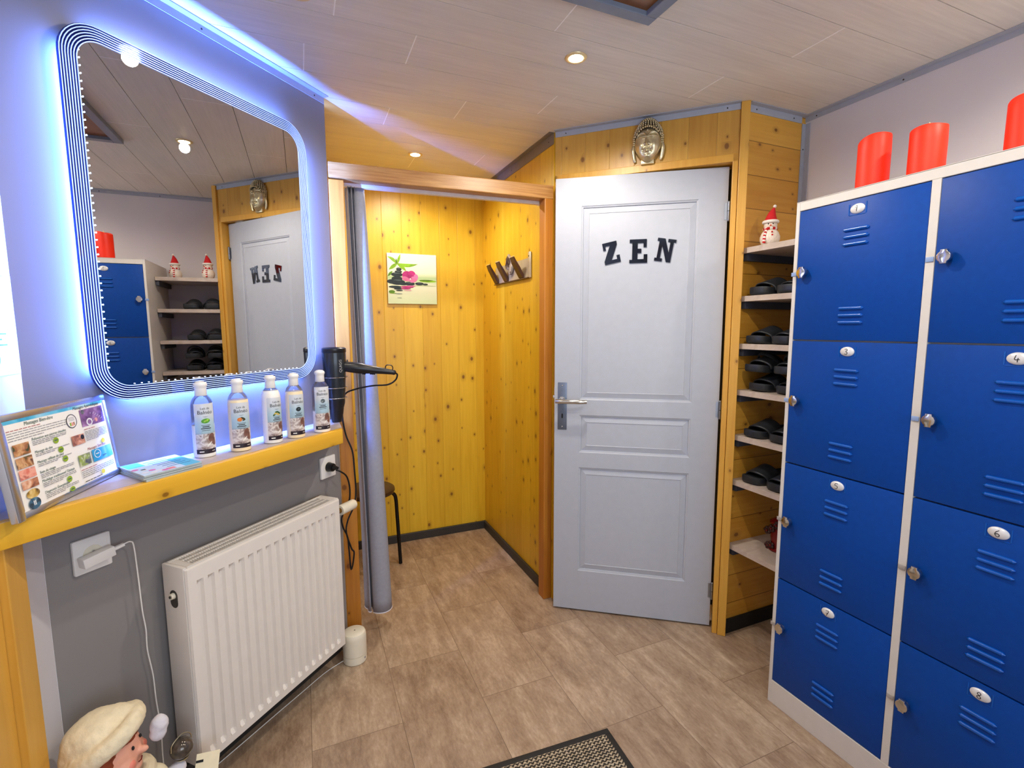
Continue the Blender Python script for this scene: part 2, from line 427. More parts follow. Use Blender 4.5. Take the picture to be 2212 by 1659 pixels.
A45 = PI / 4
def lw(s, d, z=0.0):
    """left mirror wall: s along it, d out of it"""
    return Vector((-1.01 + R2 * (s + d), 1.01 + R2 * (s - d), z))
def rrect(w, h, r, n=8, cx=0, cy=0):
    out = []
    for sx, sy, a0 in ((1,1,0), (-1,1,PI/2), (-1,-1,PI), (1,-1,1.5*PI)):
        for k in range(n+1):
            a = a0 + (PI/2) * k / n
            out.append((cx + sx*(w/2-r) + r*math.cos(a), cy + sy*(h/2-r) + r*math.sin(a)))
    return out
def ellipse(cx, cy, rx, ry, n=20, rot=0.0):
    return [(cx + rx*math.cos(2*PI*k/n)*math.cos(rot) - ry*math.sin(2*PI*k/n)*math.sin(rot),
             cy + rx*math.cos(2*PI*k/n)*math.sin(rot) + ry*math.sin(2*PI*k/n)*math.cos(rot)) for k in range(n)]

# ================================================================== THE SETTING
CZ = 2.275
MB().box(-0.75, 2.2, -1.3, 3.2, -0.08, 0.0).build('floor', M['floor'], kind='structure', smooth=False)
# ceiling: boards with shadow gaps, pale end joints
b = MB(); b.box(-0.75, 2.2, -1.3, 3.2, CZ + 0.012, CZ + 0.08, mat=2)
pitch = 0.1795; y = 1.597 - pitch * 16
ends = {1.24: [0.75], 1.42: [1.44, 0.128], 1.597: [0.369], 1.776: [0.957, 0.05], 1.956: [0.645, 1.9], 2.135: [0.375], 2.315: [1.2], 2.494: [0.92], 1.058: [0.30, 1.55], 0.879: [0.62]}
while y < 3.15:
    key = min(ends, key=lambda k: abs(k - y)); xs = ends[key] if abs(key - y) < 0.05 else [random.uniform(-.3, 1.8)]
    b.box(-0.7, 2.15, y + 0.0011, y + pitch - 0.0011, CZ, CZ + 0.012)
    for x in xs: b.box(x - 0.0018, x + 0.0018, y + 0.002, y + pitch - 0.002, CZ - 0.0006, CZ, mat=1)
    y += pitch
b.build('ceiling', [M['ceil'], M['joint'], M['groove']], kind='structure', smooth=False)

MB().box(0.604, 1.602, 0, 0.045, 0, CZ + 0.010).build('wall_left', M['wall'], loc=(-1.01, 1.01, 0), rot=(0,0,A45), kind='structure', smooth=False)
MB().box(-0.68, -0.583, -1.25, 1.437, 0, CZ + 0.010).build('wall_left_rear', M['wallr'], kind='structure', smooth=False)
MB().box(2.04, 2.12, -1.25, 1.6, 0, CZ + 0.010).build('wall_right', M['wallr'], kind='structure', smooth=False)
b = MB(); WX0, WX1, WZ0, WZ1 = -0.25, 1.45, 0.75, 2.05
b.box(-0.68, WX0, -1.27, -1.2, 0, CZ + 0.010); b.box(WX1, 2.12, -1.27, -1.2, 0, CZ + 0.010); b.box(WX0, WX1, -1.27, -1.2, 0, WZ0); b.box(WX0, WX1, -1.27, -1.2, WZ1, CZ + 0.010)
b.build('wall_rear', M['wallr'], kind='structure', smooth=False)
win = bpy.data.objects.new('added_window_1', None); COL.objects.link(win); win.location = (0, -1.235, 0); win['kind'] = 'structure'  # unseen window added behind the camera to let in soft fill light
b = MB()
for x0, x1, z0, z1 in ((WX0, WX1, WZ0, WZ0+.05), (WX0, WX1, WZ1-.05, WZ1), (WX0, WX0+.05, WZ0+.05, WZ1-.05), (WX1-.05, WX1, WZ0+.05, WZ1-.05), (0.575, 0.625, WZ0+.05, WZ1-.05)): b.box(x0, x1, -0.03, 0.03, z0, z1, 0.003)
b.build('added_window_frame', M['white'], win, smooth=False)
MB().box(WX0+.04, WX1-.04, -0.002, 0.002, WZ0+.04, WZ1-.04).build('added_pane', M['added_pane'], win, smooth=False)
L = bpy.data.lights.new('fill_sky_portal', 'AREA'); L.shape = 'RECTANGLE'; L.size = WX1-WX0; L.size_y = WZ1-WZ0; L.cycles.is_portal = True  # guides the sky fill through the added window
o = bpy.data.objects.new('fill_sky_portal', L); COL.objects.link(o); o.location = ((WX0+WX1)/2, -1.29, (WZ0+WZ1)/2); o.rotation_euler = (PI/2, 0, 0)
MB().box(1.694, 2.12, 1.54, 1.58, 0, CZ + 0.010).build('wall_niche', M['pine_niche'], kind='structure', smooth=False)
MB().box(0.04, 1.16, 3.09, 3.14, 0, CZ + 0.010).build('wall_back', M['pine_back'], kind='structure', smooth=False)
MB().box(1.115, 1.135, 2.10, 3.12, 0, CZ + 0.010).build('wall_cabin_right', M['pine_side'], kind='structure', smooth=False)
MB().box(0.05, 0.095, 2.21, 3.12, 0, CZ + 0.010).build('wall_cabin_left', M['pine_side'], kind='structure', smooth=False)
DW = dict(loc=(1.605, 1.605, 0), rot=(0, 0, -A45))
b = MB(); b.box(-0.690, 0.086, 0.0, 0.03, 2.082, CZ + 0.010)
b.build('wall_door', M['pine_head'], kind='structure', smooth=False, **DW)
MB().box(-0.80, 0.16, 0.24, 0.28, 0, CZ + 0.010).build('wall_closet', M['dark'], kind='structure', smooth=False, **DW)  # near-black colour stands in for the unlit space behind the door
# door casing
b = MB()
b.box(-0.690, -0.664, -0.004, 0.10, 0, 2.082, 0.002); b.box(-0.690, 0.086, -0.004, 0.10, 2.050, 2.0815, 0.002)
b.box(0.064, 0.0855, -0.004, 0.10, 0, 2.082, 0.002)
b.build('trim_1', M['pine_post'], kind='structure', smooth=False, **DW)
MB().box(0.087, 0.121, -0.012, 0.07, 0, CZ, 0.002).build('trim_2', M['pine_post'], kind='structure', smooth=False, **DW)
# cabin posts and header beam
MB().box(0.1245, 0.184, 2.147, 2.205, 0, 1.974, 0.003).build('trim_3', M['pine_oldpost'], kind='structure', smooth=False)
MB().box(1.071, 1.1145, 2.106, 2.165, 0, 1.98, 0.003).build('trim_4', M['pine_oldpost'], kind='structure', smooth=False)
MB().box(0.0, 0.992, 0.0, 0.06, -0.031, 0.031, 0.004).build('trim_5', M['pine_beam'], loc=(0.1255, 2.147, 2.010), rot=(0, 0, math.atan2(-0.042, 0.985)), kind='structure', smooth=False)
# ceiling angle profiles (vertical leg + horizontal leg + screws)
def profile(name, length, loc, rz, mat='trim', leg=0.024, off=0.001):
    b = MB(); b.box(0, length, -0.0022 - off, -off, CZ - leg, CZ - 0.0005); b.box(0, length, -0.026, -off, CZ - 0.003, CZ - 0.0005)
    n = max(2, int(length / 0.3))
    for i in range(n):
        x = 0.05 + (length - 0.1) * i / (n - 1)
        b.cyl((x, -0.003 - off, CZ - leg * 0.55), (x, -0.0015 - off, CZ - leg * 0.55), 0.0028, seg=10, mat=1)
    b.build(name, [M[mat], M['silverdark']], loc=loc, rot=(0, 0, rz), kind='structure', smooth=False)
profile('trim_6', 0.995, (-1.01 + R2*0.604, 1.01 + R2*0.604, 0), A45, leg=0.026)
profile('trim_7', 0.775, tuple(Vector((1.605 - R2*0.689, 1.605 + R2*0.689, 0))), -A45, leg=0.026)
profile('trim_8', 0.3185, (1.694, 1.54, 0), 0, leg=0.03)
profile('trim_9', 2.7, (2.04, 1.54, 0), -PI/2, leg=0.022)
profile('trim_10', 0.99, (1.115, 3.09, 0), -PI/2, mat='taupe', leg=0.05)
b = MB(); b.box(2.016, 2.0395, 1.5365, 1.5395, 0.06, 2.245); b.box(2.0365, 2.0395, 1.516, 1.5395, 0.06, 2.245)
for i in range(9): b.cyl((2.027, 1.5355, 0.3 + i*0.23), (2.027, 1.537, 0.3 + i*0.23), 0.003, seg=8, mat=1)
b.build('trim_11', [M['trim'], M['silverdark']], kind='structure', smooth=False)
# lower left wooden door casing on the rear left wall
b = MB(); b.box(-0.5825, -0.558, 1.235, 1.304, 0, 0.952, 0.002); b.box(-0.5825, -0.572, 1.14, 1.2345, 0, 0.952, 0.002); b.box(-0.5825, -0.560, 1.06, 1.139, 0, 0.952, 0.002)
b.build('trim_12', M['pine_post'], kind='structure', smooth=False)
# baseboards
MB().box(0.096, 1.114, 3.074, 3.0895, 0, 0.052, 0.003).build('baseboard_back', M['base'], kind='structure', smooth=False)
MB().box(1.099, 1.1145, 2.168, 3.073, 0, 0.052, 0.003).build('baseboard_right', M['base'], kind='structure', smooth=False)
MB().box(1.70, 2.039, 1.524, 1.5395, 0, 0.062, 0.003).build('baseboard_niche', M['dark'], kind='structure', smooth=False)
MB().box(0.604, 1.602, -0.0125, -0.0005, 0, 0.065, 0.003).build('baseboard_left', M['base'], loc=(-1.01, 1.01, 0), rot=(0,0,A45), kind='structure', smooth=False)

# ---- the white door, ajar
Ad, Bd = Vector((1.082, 2.020)), Vector((1.670, 1.594)); dd = (Bd - Ad).normalized(); DL = (Bd - Ad).length
DROT = math.atan2(dd.y, dd.x)
door = bpy.data.objects.new('door_1', None); COL.objects.link(door); door.location = (Ad.x, Ad.y, 0); door.rotation_euler = (0, 0, DROT)
door['kind'] = 'structure'; door['label'] = 'white three-panel door standing ajar'
def door_leaf():
    b = MB(); T = 0.040; z0, z1 = 0.009, 2.043
    pans = [(0.116, 0.612, 1.046, 1.920), (0.116, 0.612, 0.795, 0.974), (0.116, 0.612, 0.208, 0.723)]
    # front skin with panel holes, as strips
    xs = [0.0, 0.116, 0.612, DL]; zs = [z0, 0.208, 0.723, 0.795, 0.974, 1.046, 1.920, z1]
    def q(x0, x1, za, zb): b.flat([(x0, 0, za), (x1, 0, za), (x1, 0, zb), (x0, 0, zb)])
    for i in range(3):
        for j in range(7):
            if i == 1 and j in (1, 3, 5): continue
            q(xs[i], xs[i+1], zs[j], zs[j+1])
    prof = [(0.0, 0.0), (0.004, 0.003), (0.008, 0.004), (0.010, 0.0095), (0.034, 0.0035), (0.036, 0.0055)]   # inset, depth
    for x0, x1, za, zb in pans:
        for (i0, d0), (i1, d1) in zip(prof, prof[1:]):
            o = [(x0+i0, d0, za+i0), (x1-i0, d0, za+i0), (x1-i0, d0, zb-i0), (x0+i0, d0, zb-i0)]
            n = [(x0+i1, d1, za+i1), (x1-i1, d1, za+i1), (x1-i1, d1, zb-i1), (x0+i1, d1, zb-i1)]
            for k in range(4): b.flat([o[k], o[(k+1) % 4], n[(k+1) % 4], n[k]])
        i, d = prof[-1]
        b.flat([(x0+i, d, za+i), (x1-i, d, za+i), (x1-i, d, zb-i), (x0+i, d, zb-i)])
    # body behind
    for q4 in ([(0,0,z0),(0,0,z1),(0,T,z1),(0,T,z0)], [(DL,0,z0),(DL,T,z0),(DL,T,z1),(DL,0,z1)], [(0,0,z1),(DL,0,z1),(DL,T,z1),(0,T,z1)], [(0,0,z0),(0,T,z0),(DL,T,z0),(DL,0,z0)], [(0,T,z0),(0,T,z1),(DL,T,z1),(DL,T,z0)]):
        b.flat(q4)
    bmesh.ops.remove_doubles(b.bm, verts=b.bm.verts, dist=1e-5); bmesh.ops.recalc_face_normals(b.bm, faces=b.bm.faces)
    return b
door_leaf().build('leaf', M['door'], door, smooth=False)
b = MB(); b.box(0.016, 0.058, -0.004, -0.0003, 0.902, 1.126, 0.0012)
for z in (1.112, 0.917): b.lathe([(0.004, 0), (0.003, -0.0015), (0, -0.0018)], 12, (0.037, -0.004, z), 1, 1)
b.prism(rrect(0.008, 0.022, 0.0039, 5, 0.037, 0.968), -0.0046, -0.0038, 1, 2)
hp = b.build('lock_plate', [M['steelflat'], M['chrome'], M['ink']], door)
b = MB(); b.cyl((0.037, -0.004, 1.043), (0.037, -0.012, 1.043), 0.017, seg=24); b.cyl((0.037, -0.010, 1.043), (0.037, -0.045, 1.043), 0.010, seg=16)
pts = spline([(0.012, -0.050, 1.043), (0.04, -0.056, 1.043), (0.08, -0.058, 1.0435), (0.125, -0.054, 1.043), (0.152, -0.044, 1.043)], 6)
b.tube(pts, [0.0085]*len(pts), 12, 1, flat=1.2)
b.build('lever_handle', [M['chrome'], M['knob']], door)
b = MB(); b.box(-0.003, 0.0, 0.012, 0.028, 1.02, 1.10, 0.0005); b.box(-0.010, 0.0, 0.015, 0.025, 1.048, 1.062, 0.001)
b.build('latch', M['chrome'], door)
for z in (1.863, 1.019, 0.179):
    b = MB(); b.cyl((DL+0.004, -0.006, z-0.036), (DL+0.004, -0.006, z-0.001), 0.0062, seg=14); b.cyl((DL+0.004, -0.006, z+0.001), (DL+0.004, -0.006, z+0.036), 0.0062, seg=14)
    b.ball((DL+0.004, -0.006, z+0.037), 0.0052, 10); b.ball((DL+0.004, -0.006, z-0.037), 0.0052, 10)
    b.box(DL-0.012, DL+0.004, -0.0012, 0.0005, z-0.034, z+0.034)
    b.build('hinge', M['steel'], door)
# letters stuck on the door
ZL = [(0.05,1),(0.95,1),(0.95,.84),(.46,.16),(.80,.16),(.80,.34),(1,.34),(1,0),(0,0),(0,.15),(.50,.84),(.22,.84),(.22,.66),(0.05,.66)]
EL = [(0,1),(.95,1),(.95,.66),(.78,.66),(.78,.84),(.45,.84),(.45,.6),(.66,.6),(.66,.42),(.45,.42),(.45,.16),(.8,.16),(.8,.36),(1,.36),(1,0),(0,0),(0,.14),(.15,.14),(.15,.86),(0,.86)]
NL = [(0,1),(.42,1),(.74,.40),(.74,.87),(.60,.87),(.60,1),(1.05,1),(1.05,.87),(.93,.87),(.93,0),(.68,0),(.31,.70),(.31,.13),(.44,.13),(.44,0),(0,0),(0,.13),(.12,.13),(.12,.87),(0,.87)]
for nm, P, t, z, w, h, rt in (('Z', ZL, 0.249, 1.711, 0.070, 0.094, 0.20), ('E', EL, 0.367, 1.714, 0.076, 0.102, 0.0), ('N', NL, 0.478, 1.714, 0.074, 0.098, -0.16)):
    P2 = [((x-0.5)*w, (y-0.5)*h) for x, y in P]
    P2 = [(x*math.cos(rt) - y*math.sin(rt), x*math.sin(rt) + y*math.cos(rt)) for x, y in P2]
    q = Ad + dd * t; off = Vector((dd.y, -dd.x)) * (0.0045 - 0.0062)   # just proud of the panel field
    b = MB(); b.prism(P2, -0.004, 0.0, 1)
    o = b.build('letter', M['letter'], loc=(q.x - off.x*0 + Vector((dd.y, -dd.x)).x * (-0.0050), q.y + Vector((dd.y, -dd.x)).y * (-0.0050), z), rot=(0, 0, DROT), smooth=False)
    tag(o, 'dark mirrored capital letter %s stuck on the white door' % nm, 'letter')

# ================================================================== CEILING LAMPS AND HATCH
LAMPS = [(0.885, 1.516, 'by the middle of the room, nearest the hatch'), (0.584, 2.626, 'inside the wooden cabin'), (0.035, 1.525, 'close to the lit mirror wall'),
         (0.03, 0.45, 'added behind the camera on the left for fill'), (0.885, 0.45, 'added behind the camera in the middle for fill'), (1.55, 0.30, 'added behind the camera near the right wall for fill')]  # unseen rear spotlights, added to fill the room with light
LAMPW = [25, 20, 8, 11, 18, 14]
for (x, y, w), W in zip(LAMPS, LAMPW):
    t = thing('ceiling_spotlight', 'small round recessed ceiling spotlight ' + w, 'lamp', (x, y, CZ), group='recessed ceiling spotlights')
    MB().lathe([(0.024, -0.0012), (0.0245, -0.004), (0.030, -0.005), (0.036, -0.003), (0.037, -0.0005), (0.030, -0.0004)], 36).build('ring', M['lampring'], t)
    MB().lathe([(0.0, -0.0085), (0.010, -0.0082), (0.017, -0.0070), (0.0215, -0.0045), (0.0238, -0.002), (0.0238, -0.0008), (0.0, -0.0008)], 32).build('lens', M['lens'], t)
    L = bpy.data.lights.new('spot_light', 'SPOT'); L.energy = W; L.color = (1.0, 0.91, 0.78); L.spot_size = math.radians(172); L.spot_blend = 0.6; L.shadow_soft_size = 0.022
    o = bpy.data.objects.new('spot_light', L); COL.objects.link(o); o.location = (0, 0, -0.031); o.parent = t
h = thing('ceiling_hatch', 'grey framed ceiling hatch with brown wooden cover', 'hatch', (0.976, 1.256, CZ))
b = MB(); S = 0.62; w = 0.036; dz = -0.02
for x0, x1, y0, y1 in ((-S, 0, -w, 0), (-S, 0, -S, -S+w), (-w, 0, -S+w, -w), (-S, -S+w, -S+w, -w)): b.box(x0, x1, y0, y1, dz, -0.0008, 0.002)
b.build('frame', M['hatchtrim'], h, smooth=False)
MB().box(-S+w, -w, -S+w, -w, -0.006, -0.001).build('cover', M['hatchwood'], h, smooth=False)

# ================================================================== BACKLIT MIRROR
mw, mh, ms, mz = 0.746, 0.912, 1.0985, 1.6525
mp = lw(ms, 0.0, mz)
mir = thing('backlit_mirror', 'large rounded wall mirror with ribbed border and blue LED backlight', 'mirror', mp, A45)
def annulus(b, o, i, y0, y1, mat=0):
    n = len(o); bv, bf = set(b.bm.verts), set(b.bm.faces)
    V = [[b.bm.verts.new((p[0], y, p[1])) for p in q] for q, y in ((o, y0), (o, y1), (i, y1), (i, y0))]
    for k in range(n):
        for a in range(4):
            A, B = V[a], V[(a+1) % 4]; b.bm.faces.new((A[k], A[(k+1) % n], B[(k+1) % n], B[k]))
    b._fin(bv, bf, mat)
FB = 0.037
MB().prism(rrect(mw - 2*FB + 0.002, mh - 2*FB + 0.002, 0.052, 8), -0.0212, -0.0150, 1).build('glass', M['mirror'], mir, smooth=False)
b = MB(); annulus(b, rrect(mw, mh, 0.088, 10), rrect(mw - 2*FB, mh - 2*FB, 0.053, 10), -0.0214, -0.0150)
bmesh.ops.recalc_face_normals(b.bm, faces=b.bm.faces)
b.build('border', M['mirrorblue'], mir, smooth=False)
b = MB(); NR = 7
for k in range(NR):
    ins = 0.0012 + k * (FB - 0.003) / (NR - 1); ww = 0.0019
    o = rrect(mw - 2*ins, mh - 2*ins, 0.088 - ins*0.88, 10); i = rrect(mw - 2*(ins+ww), mh - 2*(ins+ww), 0.088 - (ins+ww)*0.88, 10)
    annulus(b, o, i, -0.0232, -0.0212)
bmesh.ops.recalc_face_normals(b.bm, faces=b.bm.faces)
b.build('etched_ribs', M['etched'], mir, smooth=False)
b = MB()
xi = -mw/2 + FB + 0.004; zi = -mh/2 + FB + 0.004
n = 44
for k in range(n): b.ball((xi, -0.0228, -mh/2 + FB + 0.05 + (mh - 2*FB - 0.085) * k / (n-1)), (0.0015, 0.0010, 0.0018), 8)
b.build('led_row', M['led'], mir); b = MB()
for k in range(32): b.ball((-mw/2 + FB + 0.06 + (mw - 2*FB - 0.12) * k / 31, -0.0228, zi), (0.0014, 0.0009, 0.0010), 8)
b.build('led_row', M['led'], mir)
b = MB(); ii = 0.028
b.box(-mw/2 + ii + 0.05, mw/2 - ii - 0.05, -0.0105, -0.003, mh/2 - ii - 0.002, mh/2 - ii); b.box(-mw/2 + ii + 0.05, mw/2 - ii - 0.05, -0.0105, -0.003, -mh/2 + ii, -mh/2 + ii + 0.002)
b.box(mw/2 - ii - 0.002, mw/2 - ii, -0.0105, -0.003, -mh/2 + ii + 0.05, mh/2 - ii - 0.05); b.box(-mw/2 + ii, -mw/2 + ii + 0.002, -0.0105, -0.003, -mh/2 + ii + 0.05, mh/2 - ii - 0.05)
b.build('led_tape', M['ledback'], mir, smooth=False)
b = MB(); b.prism(rrect(mw - 0.16, mh - 0.16, 0.04, 4), -0.0148, -0.001, 1); b.build('backing', M['dark'], mir, smooth=False)
# the LED tape's light: four thin strips behind the edges, shining outward along the wall
for (cx, cz, ln, ry) in ((0, mh/2 - ii + 0.001, mw - 0.16, PI), (0, -mh/2 + ii - 0.001, mw - 0.16, 0.0), (mw/2 - ii + 0.001, 0, mh - 0.16, PI/2 + PI), (-mw/2 + ii - 0.001, 0, mh - 0.16, PI/2)):
    L = bpy.data.lights.new('led_light', 'AREA'); L.shape = 'RECTANGLE'; L.size = ln; L.size_y = 0.007; L.energy = (13.0 if cz > 0.1 else 21.0) * ln; L.color = (0.085, 0.215, 1.0)
    o = bpy.data.objects.new('led_light', L); COL.objects.link(o); o.parent = mir
    o.location = (cx, -0.0068, cz)
    o.rotation_euler = (0, ry, 0)

# ================================================================== SHELF UNDER THE MIRROR
SZ = 1.009
sh = thing('wall_shelf', 'long narrow laminate wall shelf with yellow wooden nosing under the mirror', 'shelf', lw(0, 0, 0), A45)
def l2(x, y):     # world xy -> local of the wall frame
    X, Y = x + 1.01, y - 1.01
    return (R2*(X + Y), R2*(-X + Y))
a0 = l2(0.122, 0); a1 = l2(-0.580, 0)
# right end cut parallel to world Y (x = 0.122)
def on_x(x, d):   # local point on line x = const at distance d
    s = (x + 1.01) / R2 - d
    return (s, -d)
dn, df = 0.156, 0.180
b = MB(); b.prism([(0.612, -0.001), (1.598, -0.001), on_x(0.122, dn), on_x(-0.580, dn)], SZ-0.046, SZ, 2)
b.build('shelf_board', M['laminate'], sh, smooth=False)
b = MB(); b.prism([on_x(-0.580, dn), on_x(0.122, dn), on_x(0.122, df), on_x(-0.580, df)], SZ-0.054, SZ+0.0005, 2, bev=0.004)
b.build('nosing', M['pine_nose'], sh)

# ---- lotion bottles
def wrap_on(r, z0, yaw):
    return lambda p: Vector((r*math.sin(p.x/r + yaw), -r*math.cos(p.x/r + yaw), z0 + p.y))
lab_lo = grad_mat('bottle_label_inks', 2, [(0.0, (150, 140, 138)), (0.062, (150, 140, 140)), (0.075, (160, 190, 204)), (0.10, (172, 200, 214)), (0.125, (206, 212, 218)), (0.16, (216, 218, 222))], 0.35)
lab_pic = photo_mat('bottle_label_milk_picture', [(96, 78, 74), (168, 152, 148), (226, 220, 216), (140, 120, 114)], 42)
lab_dark = mk('bottle_label_foot', (38, 28, 38), 0.4); lab_ink = mk('bottle_label_ink', (52, 52, 60), 0.5)
lab_brown = mk('bottle_label_almond', (120, 84, 74), 0.5, var=0.3, scale=90)
FR = {'lime': ((84, 158, 46), (150, 196, 70)), 'orange': ((214, 120, 40), (60, 60, 30)), 'olive': ((50, 90, 44), (206, 180, 90)), 'charcoal': ((26, 34, 38), (90, 110, 110)), 'spice': ((86, 98, 104), (150, 158, 160))}
LAYER = [0]
def disc(b, r, yaw, cx, cz, rx, rz, rot, mat):
    LAYER[0] = (LAYER[0] + 1) % 12
    W = wrap_on(r + 0.0004 + LAYER[0]*0.00002, 0, yaw); c, s_ = math.cos(rot), math.sin(rot)
    def g(i, j):
        a = 2*PI*i/18; q = 0.02 + 0.98*j/3; x, z = rx*q*math.cos(a), rz*q*math.sin(a)
        return tuple(W(Vector((cx + x*c - z*s_, cz + x*s_ + z*c, 0))))
    b.grid(19, 4, g, mat)
def fruit(name, b, r, zc, yaw, k):
    def E(cx, cz, rx, rz, rot, mat):
        disc(b, r, yaw, cx, cz, rx, rz, rot, mat)
    if k == 'lime':
        E(0, zc, 0.0115, 0.007, 0.1, 6); E(0.002, zc+0.001, 0.008, 0.003, 0.4, 7)
    elif k == 'orange':
        E(-0.005, zc-0.001, 0.007, 0.006, 0, 6); E(0.004, zc+0.002, 0.0075, 0.003, -0.5, 7); E(0.007, zc-0.003, 0.005, 0.002, 0.4, 7)
    elif k == 'olive':
        for i in range(5): E(-0.008 + i*0.004, zc - 0.005 + (i % 3)*0.004, 0.006, 0.0028, 0.7 - i*0.35, 6 if i % 2 == 0 else 7)
    elif k == 'charcoal':
        E(0, zc, 0.0085, 0.0075, 0.2, 6); E(0.001, zc+0.001, 0.003, 0.002, 0.2, 7)
    else:
        E(0, zc, 0.0075, 0.0075, 0, 6)
        for i in range(4): E(-0.003+0.002*i, zc-0.003+0.002*i, 0.002, 0.0012, 0.6*i, 7)
def bottle(label, s, d, h, fill, kind, yaw, liquid, lz):
    t = thing('lotion_bottle', label, 'bottle', lw(s, d, SZ + 0.0004), A45, 'lotion bottles on the shelf')
    R = 0.0285
    neck = h - 0.043
    prof = [(0.0, 0.001), (R-0.004, 0.0), (R-0.0008, 0.002), (R, 0.006), (R, neck-0.034), (R*0.985, neck-0.026), (R*0.92, neck-0.016), (R*0.78, neck-0.007), (R*0.62, neck-0.001), (0.0135, neck+0.003), (0.0135, neck+0.006), (0.0, neck+0.006)]
    rl = R
    lp = [(0.0, 0.001), (rl-0.004, 0.0)]
    for r, z in prof[2:9]:
        if z < fill: lp.append((r, z))
    zr = [(r, z) for r, z in prof[2:10]]
    rf = rl
    for (r0, z0), (r1, z1) in zip(zr, zr[1:]):
        if z0 <= fill <= z1: rf = r0 + (r1 - r0) * (fill - z0) / max(1e-6, z1 - z0)
    lp += [(rf, fill), (0.0, fill)]
    MB().lathe(lp, 40).build('lotion', M[liquid], t)
    up = [(rf, fill + 0.0003)] + [(r, z) for r, z in prof[2:-1] if z > fill + 0.0004]
    b = MB(); nu = 40
    b.grid(nu + 1, len(up), lambda i, j: (up[j][0]*math.cos(2*PI*i/nu), up[j][0]*math.sin(2*PI*i/nu), up[j][1]))
    b.build('bottle_body', M['bottle'], t)
    c0 = neck + 0.0005
    MB().lathe([(0.0, c0+0.004), (0.0150, c0+0.004), (0.0152, c0), (0.0158, c0+0.001), (0.0150, c0+0.021), (0.0152, c0+0.024), (0.0176, c0+0.029), (0.0178, c0+0.033), (0.0160, c0+0.037), (0.010, c0+0.0408), (0.0, c0+0.0425)], 32).build('cap', M['white'], t)
    b = MB(); rr = R + 0.0003; hw = 1.02; z0, z1 = 0.012, lz
    def patch(za, zb, mat, a0=-hw, a1=hw, nr=24, r=rr):
        b.grid(nr, 2, lambda i, j: (r*math.sin(a0 + (a1-a0)*i/(nr-1) + yaw), -r*math.cos(a0 + (a1-a0)*i/(nr-1) + yaw), (za, zb)[j]), mat)
    patch(z0, z0+0.013, 2); patch(z0+0.013, z0+0.058, 1); patch(z0+0.058, z1, 0)
    W = wrap_on(rr + 0.0004, 0, yaw)
    for (cx, cz, rx, rz, ro) in ((0.013, z0+0.046, 0.009, 0.013, -0.3), (0.0195, z0+0.035, 0.006, 0.013, 0.1)):
        disc(b, rr, yaw, cx, cz, rx, rz, ro, 4)
    for k in range(2):
        disc(b, rr, yaw, 0.004+0.005*k, z0+0.026+0.003*k, 0.0012, 0.007, -0.6, 5)
    zt = z1 - 0.014
    b.text('Lait de', 0.0088, None, 3, 0.00005, wrap=wrap_on(rr+0.0004, zt, yaw))
    b.text('Balnéo', 0.0150, None, 3, 0.00005, wrap=wrap_on(rr+0.0004, zt-0.0115, yaw))
    sw = [(-0.008 + 0.016*i/10, -0.0012*math.sin(PI*i/10) - 0.0225) for i in range(11)]
    sw2 = [(x, z - 0.0010*math.sin(PI*i/10)) for i, (x, z) in enumerate(sw)][::-1]
    b.flat([W(Vector((x, zt + z, 0))) for x, z in sw + sw2[1:-1]], 3)
    fruit(kind, b, rr, zt - 0.036, yaw, kind)
    for k, (wd, hh) in enumerate(((0.024, 0.0012), (0.018, 0.0026), (0.026, 0.0026), (0.022, 0.0012))):
        zz = zt - 0.049 - k*0.0052
        b.grid(10, 2, lambda i, j: tuple(W(Vector((-wd/2 + wd*i/9, zz + (0, hh)[j], 0)))), 3)
    b.grid(6, 2, lambda i, j: tuple(W(Vector((-0.021 + 0.012*i/5, z0+0.005 + (0, 0.003)[j], 0)))), 5)
    b.grid(6, 2, lambda i, j: tuple(W(Vector((0.012 + 0.010*i/5, z0+0.006 + (0, 0.0016)[j], 0)))), 5)
    fm = [mk('label_fruit_' + kind, FR[kind][0], 0.5, var=0.25, scale=200), mk('label_fruit_accent_' + kind, FR[kind][1], 0.5, var=0.25, scale=200)]
    b.build('paper_label', [lab_lo, lab_pic, lab_dark, lab_ink, lab_brown, M['paper']] + fm, t)
bottle('nearly half empty lotion bottle with green leaf on its label, leftmost on the shelf', 0.967, 0.069, 0.2215, 0.095, 'lime', -0.37, 'milkw', 0.158)
bottle('cream lotion bottle with orange fruit on its label, second from the left', 1.057, 0.104, 0.2215, 0.158, 'orange', -0.44, 'milkc', 0.150)
bottle('full lotion bottle with green olive leaves on its label, in the middle', 1.172, 0.111, 0.2225, 0.172, 'olive', -0.18, 'milkw', 0.150)
bottle('beige lotion bottle with dark round stone on its label, second from the right', 1.258, 0.122, 0.222, 0.160, 'charcoal', -0.36, 'milkc', 0.150)
bottle('white lotion bottle with grey spice pattern on its label, beside the hair dryer', 1.362, 0.139, 0.2245, 0.078, 'spice', -0.57, 'milkw', 0.165)

